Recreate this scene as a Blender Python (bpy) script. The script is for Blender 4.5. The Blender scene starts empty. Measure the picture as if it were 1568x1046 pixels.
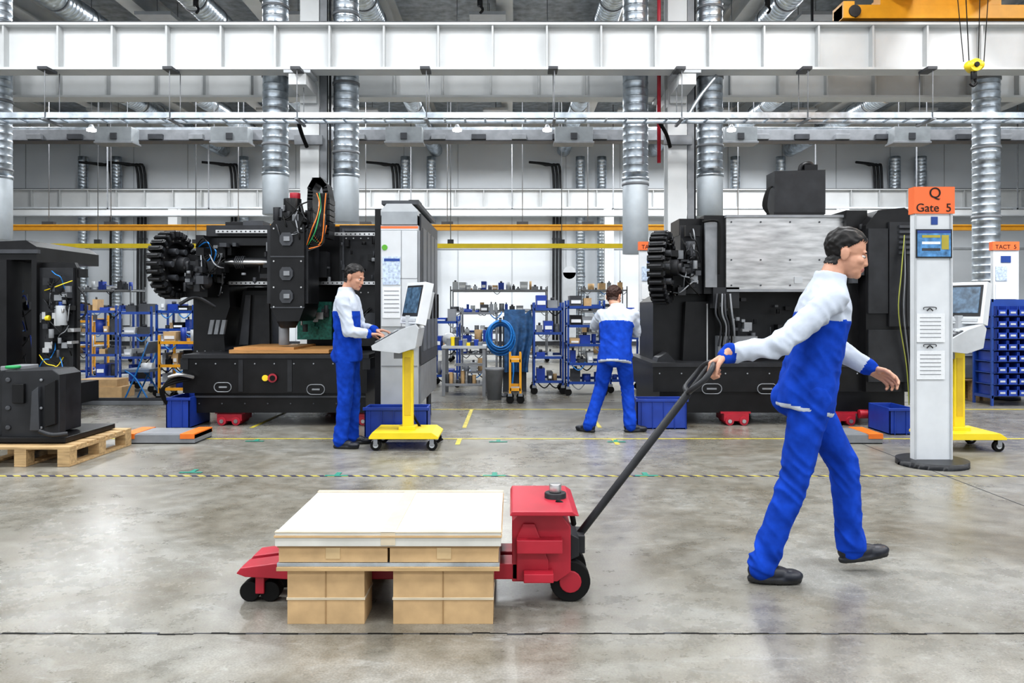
import bpy, math, random
from mathutils import Vector, Matrix, noise
random.seed(7)
F=1220.0
def X(px,d): return (px-784)/F*d
def Z(py,d): return 1.3+(475-py)/F*d
def P(px,py,d): return Vector((X(px,d),d,Z(py,d)))
V=Vector
# ---------------------------------------------------------------- materials
MATS={}
def mat(name,col,rough=.5,metal=0.,var=.12,scale=6.,bump=0.,emit=0.,stretch=None,spec=.5):
    if name in MATS: return MATS[name]
    m=bpy.data.materials.new(name); m.use_nodes=True; nt=m.node_tree; N=nt.nodes; L=nt.links
    p=N['Principled BSDF']; p.inputs['Roughness'].default_value=rough; p.inputs['Metallic'].default_value=metal
    p.inputs['Specular IOR Level'].default_value=spec
    tc=N.new('ShaderNodeTexCoord'); mp=N.new('ShaderNodeMapping'); L.new(tc.outputs['Object'],mp.inputs[0])
    if stretch: mp.inputs['Scale'].default_value=stretch
    nz=N.new('ShaderNodeTexNoise'); nz.inputs['Scale'].default_value=scale; nz.inputs['Detail'].default_value=5
    L.new(mp.outputs[0],nz.inputs['Vector'])
    r=N.new('ShaderNodeValToRGB'); L.new(nz.outputs[0],r.inputs[0])
    r.color_ramp.elements[0].position=.3; r.color_ramp.elements[1].position=.7
    r.color_ramp.elements[0].color=[c*(1-var) for c in col]+[1]; r.color_ramp.elements[1].color=[min(1,c*(1+var)) for c in col]+[1]
    L.new(r.outputs[0],p.inputs['Base Color'])
    if bump:
        b=N.new('ShaderNodeBump'); b.inputs['Strength'].default_value=bump; b.inputs['Distance'].default_value=.01
        L.new(nz.outputs[0],b.inputs['Height']); L.new(b.outputs[0],p.inputs['Normal'])
    if emit:
        L.new(r.outputs[0],p.inputs['Emission Color']); p.inputs['Emission Strength'].default_value=emit
    MATS[name]=m; return m
WHITE=mat('white_paint',(.62,.645,.67),.45,var=.05)
BEAMW=mat('beam_white_paint',(.60,.615,.62),.5,var=.06,scale=2)
WALLM=mat('wall_panel_white',(.70,.73,.76),.6,var=.05,scale=.6)
BLACK=mat('black_machine_paint',(.010,.010,.011),.34,var=.3,spec=.3)
BLACK2=mat('black_satin_metal',(.022,.023,.026),.42,var=.3,spec=.35)
DGREY=mat('dark_grey_metal',(.05,.053,.06),.45,var=.2,spec=.4)
MGREY=mat('mid_grey_metal',(.21,.22,.235),.45,var=.15)
LGREY=mat('light_grey_paint',(.43,.45,.47),.4,var=.06)
STEEL=mat('brushed_steel',(.44,.44,.44),.33,.85,var=.28,scale=4,stretch=(1,1,6))
RAILM=mat('linear_rail_steel',(.5,.5,.5),.3,.9)
GALV=mat('galvanised_metal',(.50,.55,.60),.30,.85,var=.3,scale=7)
DUCTW=mat('duct_outlet_white',(.56,.61,.65),.45,.2,var=.06)
FOIL=mat('insulation_foil',(.36,.40,.44),.45,.3,var=.35,scale=5,bump=.5)
YEL=mat('safety_yellow',(.76,.58,.02),.4,var=.06)
ORYEL=mat('crane_orange_yellow',(.70,.33,.02),.45,var=.08)
ORANGE=mat('sign_orange',(.78,.16,.045),.5,var=.03)
RED=mat('red_paint',(.36,.018,.035),.4,var=.15)
BLUEB=mat('blue_plastic',(.015,.05,.30),.4,var=.15)
BLUEF=mat('blue_frame_paint',(.015,.055,.25),.35,var=.12)
RUB=mat('black_rubber',(.009,.009,.009),.7,spec=.2)
KRAFT=mat('cardboard',(.47,.32,.17),.8,var=.12,scale=12)
KRAFTL=mat('pale_cardboard',(.50,.43,.32),.7,var=.10,scale=9)
WOOD=mat('pallet_wood',(.42,.29,.15),.7,var=.25,scale=5,stretch=(1,8,8))
PLY=mat('oiled_wood_sheet',(.42,.22,.08),.5,var=.2,scale=4,stretch=(1,6,6))
PAPER=mat('paper_white',(.70,.72,.74),.6,var=.04,scale=60)
PAPERB=mat('printed_sheet_blue',(.45,.53,.66),.6,var=.35,scale=40)
SCREEN=mat('lit_screen_blue',(.06,.18,.36),.25,var=.6,scale=14,emit=.3)
GREEN=mat('green_tape',(.03,.20,.15),.6)
TEAL=mat('dark_blue_tarp',(.03,.09,.20),.5,var=.45,scale=12,bump=.5)
HOSE=mat('blue_hose',(.02,.19,.52),.35)
SKIN=mat('skin',(.50,.27,.185),.5,var=.08,scale=14)
HAIR=mat('hair_black',(.010,.009,.009),.5,var=.4,scale=60,spec=.3)
HAIRB=mat('hair_brown',(.04,.018,.013),.5,var=.4,scale=60,spec=.3)
CBLUE=mat('workwear_blue',(.008,.052,.36),.85,var=.25,scale=14,bump=.3,spec=.15)
CWHITE=mat('workwear_light_grey',(.45,.49,.56),.85,var=.10,scale=14,bump=.3,spec=.15)
EYEW=mat('eye_white',(.6,.58,.56),.3); LIP=mat('lips',(.36,.14,.12),.5)
PINK=mat('wire_green',(.03,.30,.10),.5); WORG=mat('wire_orange',(.7,.18,.02),.5)

# ---------------------------------------------------------------- builder
class B:
    def __init__(s): s.v=[];s.f=[];s.m=[];s.s=[];s.mats=[]
    def mi(s,m):
        if m not in s.mats: s.mats.append(m)
        return s.mats.index(m)
    def add(s,vs,fs,m,sm=False):
        o=len(s.v); s.v+=[tuple(v) for v in vs]
        for i,f in enumerate(fs):
            s.f.append(tuple(o+k for k in f)); s.m.append(s.mi(m[i]) if isinstance(m,list) else s.mi(m))
            s.s.append(sm[i] if isinstance(sm,list) else sm)
    def hexa(s,q,m):
        s.add(q,[(0,3,2,1),(4,5,6,7),(0,1,5,4),(1,2,6,5),(2,3,7,6),(3,0,4,7)],m)
    def box(s,x0,x1,y0,y1,z0,z1,m):
        if x0>x1:x0,x1=x1,x0
        if z0>z1:z0,z1=z1,z0
        s.hexa([(x0,y0,z0),(x1,y0,z0),(x1,y1,z0),(x0,y1,z0),(x0,y0,z1),(x1,y0,z1),(x1,y1,z1),(x0,y1,z1)],m)
    def pb(s,px0,px1,py0,py1,d,dep,m): s.box(X(px0,d),X(px1,d),d,d+dep,Z(py1,d),Z(py0,d),m)
    def obox(s,c,size,R,m):
        c=V(c);q=[]
        for dz in(-.5,.5):
            for dx,dy in((-.5,-.5),(.5,-.5),(.5,.5),(-.5,.5)):
                q.append(c+R@V((dx*size[0],dy*size[1],dz*size[2])))
        s.hexa(q,m)
    def cyl(s,p0,p1,r0,m,r1=None,n=16):
        p0=V(p0);p1=V(p1); r1=r0 if r1 is None else r1
        a=(p1-p0).normalized(); u=a.orthogonal().normalized(); w=a.cross(u)
        vs=[];
        for p,r in((p0,r0),(p1,r1)):
            for i in range(n):
                t=2*math.pi*i/n; vs.append(p+u*(r*math.cos(t))+w*(r*math.sin(t)))
        fs=[(i,(i+1)%n,n+(i+1)%n,n+i) for i in range(n)]+[tuple(range(n-1,-1,-1)),tuple(range(n,2*n))]
        s.add(vs,fs,m,[True]*n+[False,False])
    def lathe(s,p0,axis,prof,m,n=24):
        p0=V(p0);a=V(axis).normalized();u=a.orthogonal().normalized();w=a.cross(u);vs=[];fs=[]
        for t,r in prof:
            for i in range(n):
                g=2*math.pi*i/n; vs.append(p0+a*t+u*(r*math.cos(g))+w*(r*math.sin(g)))
        k=len(prof)
        for j in range(k-1):
            for i in range(n): fs.append((j*n+i,j*n+(i+1)%n,(j+1)*n+(i+1)%n,(j+1)*n+i))
        fs+= [tuple(range(n-1,-1,-1)),tuple(range((k-1)*n,k*n))]
        s.add(vs,fs,m,[True]*(len(fs)-2)+[False,False])
    def tube(s,pts,r,m,n=8):
        pts=[V(p) for p in pts]
        q=[]
        for i in range(len(pts)-1):
            a=pts[max(i-1,0)];b=pts[i];c=pts[i+1];d=pts[min(i+2,len(pts)-1)]
            for k in range(5):
                t=k/5; q.append(.5*((2*b)+(c-a)*t+(2*a-5*b+4*c-d)*t*t+(3*b-a-3*c+d)*t**3))
        q.append(pts[-1]); u=None;vs=[];fs=[]
        for i,p in enumerate(q):
            a=(q[min(i+1,len(q)-1)]-q[max(i-1,0)])
            if a.length<1e-6:a=V((0,0,1))
            a.normalize()
            if u is None:u=a.orthogonal().normalized()
            u=(u-a*u.dot(a)); u=u.normalized() if u.length>1e-5 else a.orthogonal().normalized(); w=a.cross(u)
            for j in range(n):
                g=2*math.pi*j/n; vs.append(p+u*(r*math.cos(g))+w*(r*math.sin(g)))
        for i in range(len(q)-1):
            for j in range(n): fs.append((i*n+j,i*n+(j+1)%n,(i+1)*n+(j+1)%n,(i+1)*n+j))
        fs+=[tuple(range(n-1,-1,-1)),tuple(range((len(q)-1)*n,len(q)*n))]
        s.add(vs,fs,m,True)
    def prism(s,poly,y0,y1,m):
        n=len(poly); vs=[(x,y0,z) for x,z in poly]+[(x,y1,z) for x,z in poly]
        s.add(vs,[tuple(range(n)),tuple(range(2*n-1,n-1,-1))]+[(i,n+i,n+(i+1)%n,(i+1)%n) for i in range(n)],m)
    def pprism(s,poly,d,dep,m): s.prism([(X(a,d),Z(b,d)) for a,b in poly],d,d+dep,m)
    def ell(s,c,r,m,R=None,n=16):
        c=V(c);R=R or Matrix.Identity(3);vs=[];fs=[];k=n//2
        for j in range(1,k):
            for i in range(n):
                a=math.pi*j/k;g=2*math.pi*i/n
                vs.append(c+R@V((r[0]*math.sin(a)*math.cos(g),r[1]*math.sin(a)*math.sin(g),r[2]*math.cos(a))))
        vs+=[c+R@V((0,0,r[2])),c+R@V((0,0,-r[2]))];T=len(vs)-2
        for j in range(k-2):
            for i in range(n): fs.append((j*n+i,(j+1)*n+i,(j+1)*n+(i+1)%n,j*n+(i+1)%n))
        for i in range(n): fs.append((T,i,(i+1)%n)); fs.append((T+1,(k-2)*n+(i+1)%n,(k-2)*n+i))
        s.add(vs,fs,m,True)
    def loft(s,secs,S,Fw,m,n=24):
        vs=[];fs=[]
        for c,rx,ry in secs:
            for i in range(n):
                g=2*math.pi*i/n; cx=math.cos(g);sy=math.sin(g)
                vs.append(V(c)+S*(rx*math.copysign(abs(cx)**.85,cx))+Fw*(ry*math.copysign(abs(sy)**.85,sy)))
        k=len(secs)
        for j in range(k-1):
            for i in range(n): fs.append((j*n+i,j*n+(i+1)%n,(j+1)*n+(i+1)%n,(j+1)*n+i))
        fs+=[tuple(range(n-1,-1,-1)),tuple(range((k-1)*n,k*n))]
        s.add(vs,fs,m,True)
    def limb(s,pts,rs,m=None):
        m=m or BLACK
        for i in range(len(pts)-1): s.cyl(pts[i],pts[i+1],rs[i],m,rs[i+1],n=18)
        for p,r in zip(pts,rs): s.ell(p,(r,r,r),m,n=16)
    def text(s,t,loc,size,m):
        cu=bpy.data.curves.new('t','FONT'); cu.body=t; cu.size=size; cu.align_x='CENTER'; cu.extrude=.001
        ob=bpy.data.objects.new('t',cu); bpy.context.scene.collection.objects.link(ob)
        me=bpy.data.meshes.new_from_object(ob.evaluated_get(bpy.context.evaluated_depsgraph_get()))
        R=Matrix.Rotation(math.pi/2,3,'X')
        s.add([V(loc)+R@v.co for v in me.vertices],[tuple(p.vertices) for p in me.polygons],m)
        bpy.data.objects.remove(ob)
    def mesh(s,name):
        me=bpy.data.meshes.new(name); me.from_pydata(s.v,[],s.f)
        for m in s.mats: me.materials.append(m)
        me.polygons.foreach_set('material_index',s.m); me.polygons.foreach_set('use_smooth',s.s); me.update()
        return me
    def done(s,name,bevel=0.):
        me=s.mesh(name)
        ob=bpy.data.objects.new(name,me); bpy.context.scene.collection.objects.link(ob)
        if bevel:
            b=ob.modifiers.new('bevel','BEVEL'); b.width=bevel; b.segments=2; b.limit_method='ANGLE'; b.angle_limit=math.radians(60)
        return ob

# ---------------------------------------------------------------- floor
def floor_mat():
    m=bpy.data.materials.new('polished_concrete'); m.use_nodes=True; nt=m.node_tree;N=nt.nodes;L=nt.links;p=N['Principled BSDF']
    tc=N.new('ShaderNodeTexCoord')
    def nz(sc,det,rg=.55,dist=0.,st=None):
        n=N.new('ShaderNodeTexNoise'); n.inputs['Scale'].default_value=sc;n.inputs['Detail'].default_value=det;n.inputs['Roughness'].default_value=rg
        n.inputs['Distortion'].default_value=dist
        if st:
            mp=N.new('ShaderNodeMapping'); mp.inputs['Scale'].default_value=st; L.new(tc.outputs['Object'],mp.inputs[0]); L.new(mp.outputs[0],n.inputs['Vector'])
        else: L.new(tc.outputs['Object'],n.inputs['Vector'])
        return n
    def mul(a,b_,f=1.):
        mx=N.new('ShaderNodeMix'); mx.data_type='RGBA'; mx.blend_type='MULTIPLY'; mx.inputs[0].default_value=f
        L.new(a,mx.inputs[6]); L.new(b_,mx.inputs[7]); return mx.outputs[2]
    def ramp(src,p0,c0,p1,c1,mid=None):
        r=N.new('ShaderNodeValToRGB'); L.new(src,r.inputs[0]); e=r.color_ramp.elements
        e[0].position=p0;e[0].color=c0;e[1].position=p1;e[1].color=c1
        if mid: x=e.new(mid[0]); x.color=mid[1]
        return r.outputs[0]
    def over(base,fac,k,col):
        mm=N.new('ShaderNodeMix'); mm.data_type='RGBA'; ml=N.new('ShaderNodeMath'); ml.operation='MULTIPLY'; ml.inputs[1].default_value=k
        L.new(fac,ml.inputs[0]); L.new(ml.outputs[0],mm.inputs[0]); L.new(base,mm.inputs[6]); mm.inputs[7].default_value=col; return mm.outputs[2]
    a=nz(.8,9,.68,.8); b=nz(6,8,.72); c=nz(.45,4,.5,1.2); e=nz(110,3); g=nz(2.2,7,.78,1.5,(1,2.2,1)); h=nz(3.1,8,.8,2.2,(1,.8,1))
    base=ramp(a.outputs[0],.33,(.145,.130,.102,1),.70,(.285,.285,.27,1),(.5,(.205,.196,.172,1)))
    c1=mul(base,ramp(b.outputs[0],.3,(.66,.65,.62,1),.7,(1.24,1.24,1.24,1)))
    c2=mul(c1,ramp(e.outputs[0],.3,(.75,.75,.75,1),.7,(1.25,1.25,1.25,1)),.85)
    c3=over(c2,ramp(g.outputs[0],.57,(0,0,0,1),.75,(1,1,1,1)),.55,(.43,.44,.43,1))
    c4=over(c3,ramp(h.outputs[0],.62,(0,0,0,1),.72,(1,1,1,1)),.45,(.11,.085,.055,1))
    L.new(c4,p.inputs['Base Color'])
    mr=N.new('ShaderNodeMapRange'); L.new(c.outputs[0],mr.inputs[0]); mr.inputs[1].default_value=.3;mr.inputs[2].default_value=.7;mr.inputs[3].default_value=.12;mr.inputs[4].default_value=.25
    ad=N.new('ShaderNodeMath'); ad.operation='MULTIPLY_ADD'; ad.inputs[1].default_value=.22; L.new(b.outputs[0],ad.inputs[0]); L.new(mr.outputs[0],ad.inputs[2]); L.new(ad.outputs[0],p.inputs['Roughness']); p.inputs['Specular IOR Level'].default_value=.62
    bp=N.new('ShaderNodeBump'); bp.inputs['Strength'].default_value=.12; bp.inputs['Distance'].default_value=.01; L.new(b.outputs[0],bp.inputs['Height']); L.new(bp.outputs[0],p.inputs['Normal'])
    return m
def hazard_mat():
    m=bpy.data.materials.new('hazard_tape'); m.use_nodes=True; nt=m.node_tree;N=nt.nodes;L=nt.links;p=N['Principled BSDF']
    tc=N.new('ShaderNodeTexCoord'); s=N.new('ShaderNodeSeparateXYZ'); L.new(tc.outputs['Object'],s.inputs[0])
    a=N.new('ShaderNodeMath');a.operation='ADD';L.new(s.outputs[0],a.inputs[0]);L.new(s.outputs[1],a.inputs[1])
    b=N.new('ShaderNodeMath');b.operation='MULTIPLY';b.inputs[1].default_value=9;L.new(a.outputs[0],b.inputs[0])
    c=N.new('ShaderNodeMath');c.operation='FRACT';L.new(b.outputs[0],c.inputs[0])
    r=N.new('ShaderNodeValToRGB');r.color_ramp.interpolation='CONSTANT';r.color_ramp.elements[0].color=(.42,.36,.08,1);r.color_ramp.elements[1].position=.5;r.color_ramp.elements[1].color=(.03,.03,.06,1)
    L.new(c.outputs[0],r.inputs[0]);L.new(r.outputs[0],p.inputs['Base Color']);p.inputs['Roughness'].default_value=.5
    return m
W=24
b=B(); b.box(-W,W,-8,30,-.2,0,floor_mat()); b.done('floor')
b=B(); b.box(-W,W,29.5,29.8,0,8.2,WALLM)
for i in range(-12,13): b.box(i*2-.01,i*2+.01,29.48,29.5,0,8,LGREY)
b.box(-W,W,29.45,29.5,3.55,3.62,LGREY)
b.done('wall_back')
b=B(); b.box(-W-.2,-W,-8,29.8,0,8.2,WALLM); b.done('wall_left')
b=B(); b.box(W,W+.2,-8,29.8,0,8.2,WALLM); b.done('wall_right')
b=B(); b.box(-W,W,29.38,29.5,0,.15,DGREY); b.done('baseboard_back')
b=B(); b.box(-W,W,-8,29.8,8,8.2,FOIL); b.done('ceiling')
b=B()
for i in range(-9,10):
    x=i*2.55-.15
    b.box(x-.17,x+.17,-8,29.4,7.94,8,BEAMW); b.box(x-.03,x+.03,-8,29.4,7.55,7.97,BEAMW); b.box(x-.17,x+.17,-8,29.4,7.52,7.56,BEAMW)
b.done('ceiling_joists')
for y in (-3,4,11,19.5,26.5):
    b=B(); b.box(-W,W,y-.03,y+.03,7.0,7.55,BEAMW); b.box(-W,W,y-.18,y+.18,6.96,7.02,BEAMW); b.box(-W,W,y-.18,y+.18,7.5,7.56,BEAMW)
    for i in range(-12,13): b.box(i*2-.01,i*2+.01,y-.16,y+.16,7,7.52,BEAMW)
    b.done('roof_beam')
b=B()
for k in range(240):
    x=-8+k*.07; y=3.2+.012*noise.noise(V((k*.45,0,0)))
    b.box(x,x+.072,y-.002-.005*random.random(),y+.002+.005*random.random(),.0005,.0018,RUB if k%3 else DGREY)
for x in (3.4,-6.5): b.box(x-.004,x+.004,-4,29,.0005,.0016,DGREY)
b.box(-20,20,11.196,11.204,.0005,.0016,DGREY); b.done('floor_expansion_joint')
b=B(); b.box(-12,12,6.22,6.26,.001,.003,hazard_mat()); b.done('hazard_floor_tape')
YL=mat('worn_yellow_line',(.50,.42,.05),.5,var=.35,scale=20)
b=B()
b.box(-12,12,8.03,8.065,.001,.003,YL); b.box(-2,12,10.4,10.45,.001,.003,YL)
for x in (-.55,1.0): b.box(x,x+.045,7.7,8.03,.001,.003,YL)
for x in (-6.2,-2.9,-.55,.95,3.4): b.box(x,x+.045,8.8,10.4,.001,.003,YL)
b.done('yellow_floor_line')
for px,py in ((757,729),(990,729),(515,729),(292,724),(763,677),(944,677),(390,676),(1210,728)):
    d=1586/(py-475); x=X(px,d); b=B(); b.box(x-.09,x+.09,d-.02,d+.02,.003,.005,GREEN); b.box(x-.02,x+.02,d+.02,d+.12,.003,.005,GREEN); b.done('green_floor_marker')

# ---------------------------------------------------------------- crane girders
STF=mat('beam_stiffener_paint',(.50,.515,.52),.5,var=.05)
def girder(name,y,z0,z1,x0,x1,sp,ph=0):
    b=B(); b.box(x0,x1,y-.01,y+.01,z0,z1,BEAMW); b.box(x0,x1,y-.16,y+.16,z0-.02,z0+.015,BEAMW); b.box(x0,x1,y-.16,y+.16,z1-.015,z1+.02,BEAMW)
    b.box(x0,x1,y-.035,y+.035,z1+.02,z1+.06,DGREY); b.box(x0,x1,y-.16,y-.13,z1+.02,z1+.035,DGREY)
    x=x0+ph
    while x<x1:
        b.box(x-.014,x+.014,y-.14,y+.14,z0,z1,STF); x+=sp
    return b.done(name)
girder('crane_runway_girder',12.0,4.9,5.56,-11,11,.81,.18)
girder('crane_runway_girder',13.55,4.9,5.56,-12,12,.81,.3)
girder('crane_runway_girder',28.3,4.9,5.56,-22,22,1.0)
for px in (478,1034):
    x=X(px,12.75); b=B()
    b.box(x-.15,x+.15,12.58,12.62,0,8,BEAMW); b.box(x-.15,x+.15,12.88,12.92,0,8,BEAMW); b.box(x-.02,x+.02,12.62,12.88,0,8,BEAMW)
    b.box(x-.13,x+.13,12.5,13.0,4.55,4.84,BEAMW); b.box(x-.13,x+.13,11.86,12.5,4.66,4.84,BEAMW); b.box(x-.13,x+.13,13.0,13.7,4.66,4.84,BEAMW)
    b.box(x-.2,x+.2,11.84,12.3,4.83,4.875,LGREY); b.box(x-.2,x+.2,13.3,13.72,4.83,4.875,LGREY)
    b.box(x-.22,x+.22,12.5,12.56,3.9,4.05,MGREY)
    for k in range(3): b.cyl((x+.2+.05*k,12.7,0),(x+.2+.05*k,12.7,7.9),.018,BLACK2,n=8)
    b.box(x+.16,x+.27,12.6,12.62,0,7.9,MGREY)
    b.done('steel_column',.004)
for px in (268,597,932,1290):
    x=X(px,28); b=B(); b.box(x-.16,x+.16,27.8,27.84,0,4.88,BEAMW);b.box(x-.16,x+.16,28.1,28.14,0,4.88,BEAMW);b.box(x-.02,x+.02,27.84,28.1,0,4.88,BEAMW)
    b.box(x-.3,x+.3,27.75,28.2,0,.04,BEAMW); b.done('steel_column')
def spiral(name,p0,p1,r,wpart=0):
    b=B(); p0=V(p0);p1=V(p1);Ln=(p1-p0).length; prof=[];t=0.
    if wpart: prof=[(0,.05),(.01,r*1.02),(wpart,r*1.02)]; b.lathe(p0,p1-p0,prof+[(wpart+.01,r)],DUCTW,28); b.lathe(p0,p1-p0,[(wpart-.02,r*1.08),(wpart+.03,r*1.08)],GALV,28)
    t=wpart; pr=[]; k=0
    while t<Ln-.12:
        h=.010 if k%8==0 else .004
        pr+=[(t,r),(t+.09,r),(t+.095,r+h),(t+.11,r+h),(t+.115,r)]; t+=.12; k+=1
    pr.append((Ln,r)); b.lathe(p0,p1-p0,pr,GALV,28)
    for q in range(1,int(Ln/1.1)): b.lathe(p0,p1-p0,[(q*1.1,r+.016),(q*1.1+.04,r+.016)],MGREY,28)
    return b.done(name)
for px,yb,w in ((422,330,.65),(530,342,.75),(973,390,1.2),(1087,332,.65),(1510,440,0),(-3,368,1.0)):
    x=X(px,12.75); zb=Z(yb,12.75); spiral('ventilation_duct',(x,12.75,zb),(x,12.75,7.95),.2,w)
for xx in (-10.6,-8.6,-6.0,-2.8,1.9,5.2,7.3,10.2):
    spiral('ceiling_air_duct',(xx,13.9,7.18),(xx,29.3,7.18),.24)
for px,w in ((125,.17),(177,.17),(372,.17),(620,.17),(660,.17),(889,.17),(922,.17),(1127,.17),(1197,.17),(1372,.2),(1412,.2)):
    x=X(px,29); spiral('wall_air_duct',(x,29.1,2.4 if w>.18 else 0.3),(x,29.1,6.9),w)
for px in (163,205,350,600,848,1055,1345):
    x=X(px,29); b=B()
    for k in range(3):
        b.tube([(x+k*.13,29.3,.2),(x+k*.13,29.3,3),(x+k*.13,29.3,6.3),(x+k*.13-.3,29.1,6.6),(x-.9,28.8,6.65)],.045,BLACK2)
    b.box(x-.05,x+.32,29.35,29.42,3.9,3.96,MGREY); b.done('wall_pipe_bundle')
x=X(1010,12.4); b=B(); b.cyl((x,12.45,3.6),(x,12.45,7.95),.03,RED); b.cyl((x,12.45,6.2),(x,12.45,6.35),.05,RED); b.done('red_sprinkler_pipe')
b=B()
for y in (11.68,12.02): b.box(-11,11,y-.01,y+.01,4.12,4.2,GALV); b.box(-11,11,y-.02,y+.02,4.115,4.125,GALV)
x=-10.9
while x<11: b.box(x-.015,x+.015,11.68,12.02,4.13,4.15,GALV); x+=.3
for k in range(3): b.cyl((-11,11.75+k*.08,4.165),(11,11.75+k*.08,4.165),.014,RUB,n=6)
for px in (80,268,460,655,848,1040,1230,1418):
    x=X(px,11.85)
    for y in (11.66,12.04): b.cyl((x,y,4.08),(x,y,4.87),.007,MGREY,n=6)
    b.box(x-.02,x+.02,11.6,12.1,4.08,4.11,MGREY); b.box(x-.09,x+.05,11.62,11.9,4.82,4.86,DGREY)
b.tube([P(1052,180,11.85),P(1070,150,11.9),P(1097,116,12)],.03,GALV); b.tube([P(455,180,12.1),P(462,205,12.3),P(470,225,12.5)],.03,RUB); b.tube([P(1008,185,12.1),P(1020,205,12.3),P(1026,225,12.5)],.03,RUB)
b.done('cable_ladder_tray',0)
b=B()
b.box(-13,13,17.9,18.15,Z(216,18),Z(200,18),MGREY); b.box(-13,13,17.85,18.2,Z(218,18),Z(216,18),DGREY); b.box(-13,13,18.3,18.4,Z(198,18),Z(190,18),GALV)
for px0,px1 in ((145,201),(322,379),(590,646),(850,908),(1110,1160),(1370,1425)):
    b.pb(px0,px1,194,218,17.5,.38,mat('trunking_grey',(.24,.26,.275),.45)); b.pb(px0-2,px1+2,216,219,17.48,.42,MGREY); b.pb((px0+px1)/2-5,(px0+px1)/2+5,203,213,17.47,.04,DGREY)
    for p in (px0+6,px1-6): b.cyl(P(p,196,17.85),V((X(p,17.85),17.85,7.1)),.012,MGREY,n=6)
for i,px in enumerate(range(40,1540,62)): b.pb(px,px+22,205,213,17.8,.1,DGREY if i%2 else MGREY)
b.done('overhead_busbar_trunking',.005)
for px in (140,700,838,1120):
    b=B(); x=X(px,16.0); z=Z(200,16.0)
    b.cyl((x,16.0,z+.03),(x,16.0,z+.12),.07,LGREY,r1=.03); b.cyl((x,16.0,z+.12),(x,16.0,8.0),.008,MGREY,n=6)
    b.cyl((x,16.0,z-.01),(x,16.0,z+.03),.09,mat('lamp_glow',(1,1,1),.5,emit=12.)); b.done('pendant_lamp')
b=B()
for k in range(4): b.tube([(5.1+k*.02,15.5,5.95+k*.05),(8,15.6+k*.1,5.95+k*.04),(12.5,15.6,5.95+k*.05)],.03,BLUEF if k==1 else BLACK2)
for z in (5.9,6.2): b.box(5.1,12.9,15.4,15.9,z-.02,z,DGREY)
for x in (5.8,7.9,9.4,12.1): b.box(x-.02,x+.02,15.38,15.42,5.88,7.99,DGREY)
b.done('upper_pipe_rack')
b=B(); z=Z(330,26); b.box(-18,18,25.9,26.1,z,z+.17,BEAMW); b.box(-18,18,25.85,26.15,z-.03,z,LGREY); b.box(-18,18,26.2,26.25,z+.25,z+.3,LGREY)
for i in range(-5,6): b.box(i*3.3-.015,i*3.3+.015,25.98,26.02,z+.17,8,MGREY); b.box(i*3.3-.015,i*3.3+.015,25.98,26.25,z+.2,z+.24,MGREY)
b.done('light_crane_rail')
b=B(); z=Z(353,22); b.box(-14.1,14.1,21.9,22.1,z,z+.12,ORYEL); b.box(-14.1,14.1,21.85,22.15,z+.12,z+.15,ORYEL)
for px in (75,170,365,560,685,800,900,1130): x=X(px,22); b.cyl((x,22,z+.15),(x,22,8),.012,MGREY,n=6); b.box(x-.16,x+.16,21.93,22.07,z+.15,z+.24,DGREY)
b.done('light_crane_bridge_beam')
b=B(); z=Z(380,18.7); x0=X(80,18.7);x1=X(1150,18.7); b.box(x0,x1,18.63,18.77,z,z+.1,YEL)
for px in (150,300,490,690,860,1090): x=X(px,18.7); b.cyl((x,18.7,z+.1),(x,18.7,8),.01,MGREY,n=6); b.box(x-.07,x+.07,18.65,18.75,z+.1,z+.2,DGREY)
b.done('yellow_conductor_rail')
# overhead crane right
b=B(); b.box(X(1283,12),X(1620,12),11.84,12.16,5.64,5.84,ORYEL); b.box(X(1283,12),X(1300,12),11.80,12.2,5.63,5.88,ORYEL)
x=X(1425,11)
b.box(x-.2,x+.2,2,12.3,5.95,6.55,ORYEL); b.box(x+1.0,x+1.4,2,12.3,5.95,6.55,ORYEL)
b.box(x-.3,x+1.5,11.85,12.15,5.84,5.97,ORYEL)
b.cyl((X(1300,12),11.84,5.73),(X(1300,12),11.78,5.73),.09,BLACK2)
hx=X(1491,9.5); b.box(hx-.35,x+.5,9.2,9.8,5.74,5.95,ORYEL); b.cyl((hx-.2,9.15,5.72),(hx-.2,9.85,5.72),.06,BLACK2)
for a in (-.11,-.05,.05,.11): b.cyl((hx+a*1.1,9.5,Z(95,9.5)),(hx+a*2.2-.02,9.5,5.76),.006,RUB,n=6)
b.cyl((hx-.0,9.44,Z(101,9.5)),(hx,9.56,Z(101,9.5)),.075,YEL,n=24); b.cyl((hx-.0,9.42,Z(101,9.5)),(hx,9.58,Z(101,9.5)),.03,BLACK)
b.ell((hx-.05,9.5,Z(101,9.5)),(.06,.07,.06),YEL); b.ell((hx+.06,9.5,Z(100,9.5)),(.06,.07,.06),YEL)
b.cyl((hx,9.5,Z(108,9.5)),(hx,9.5,Z(122,9.5)),.035,BLACK)
c=P(1490,124,9.5); b.tube([c+V((.0,0,.05)),c+V((.03,0,.0)),c+V((.035,0,-.03)),c+V((0,0,-.06)),c+V((-.04,0,-.03))],.016,BLACK)
b.done('overhead_travelling_crane',.006)
for px in (300,735,1175):
    b=B(); c=P(px,8,14.5); b.cyl(c+V((0,0,.15)),c+V((0,0,-.02)),.05,BLACK2); b.tube([c,c+V((.05,0,-.08)),c+V((0,0,-.15))],.025,BLACK2); b.cyl(c+V((0,0,.1)),(c.x,14.5,8),.01,RUB,n=6); b.done('hanging_cable_hook')

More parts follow.
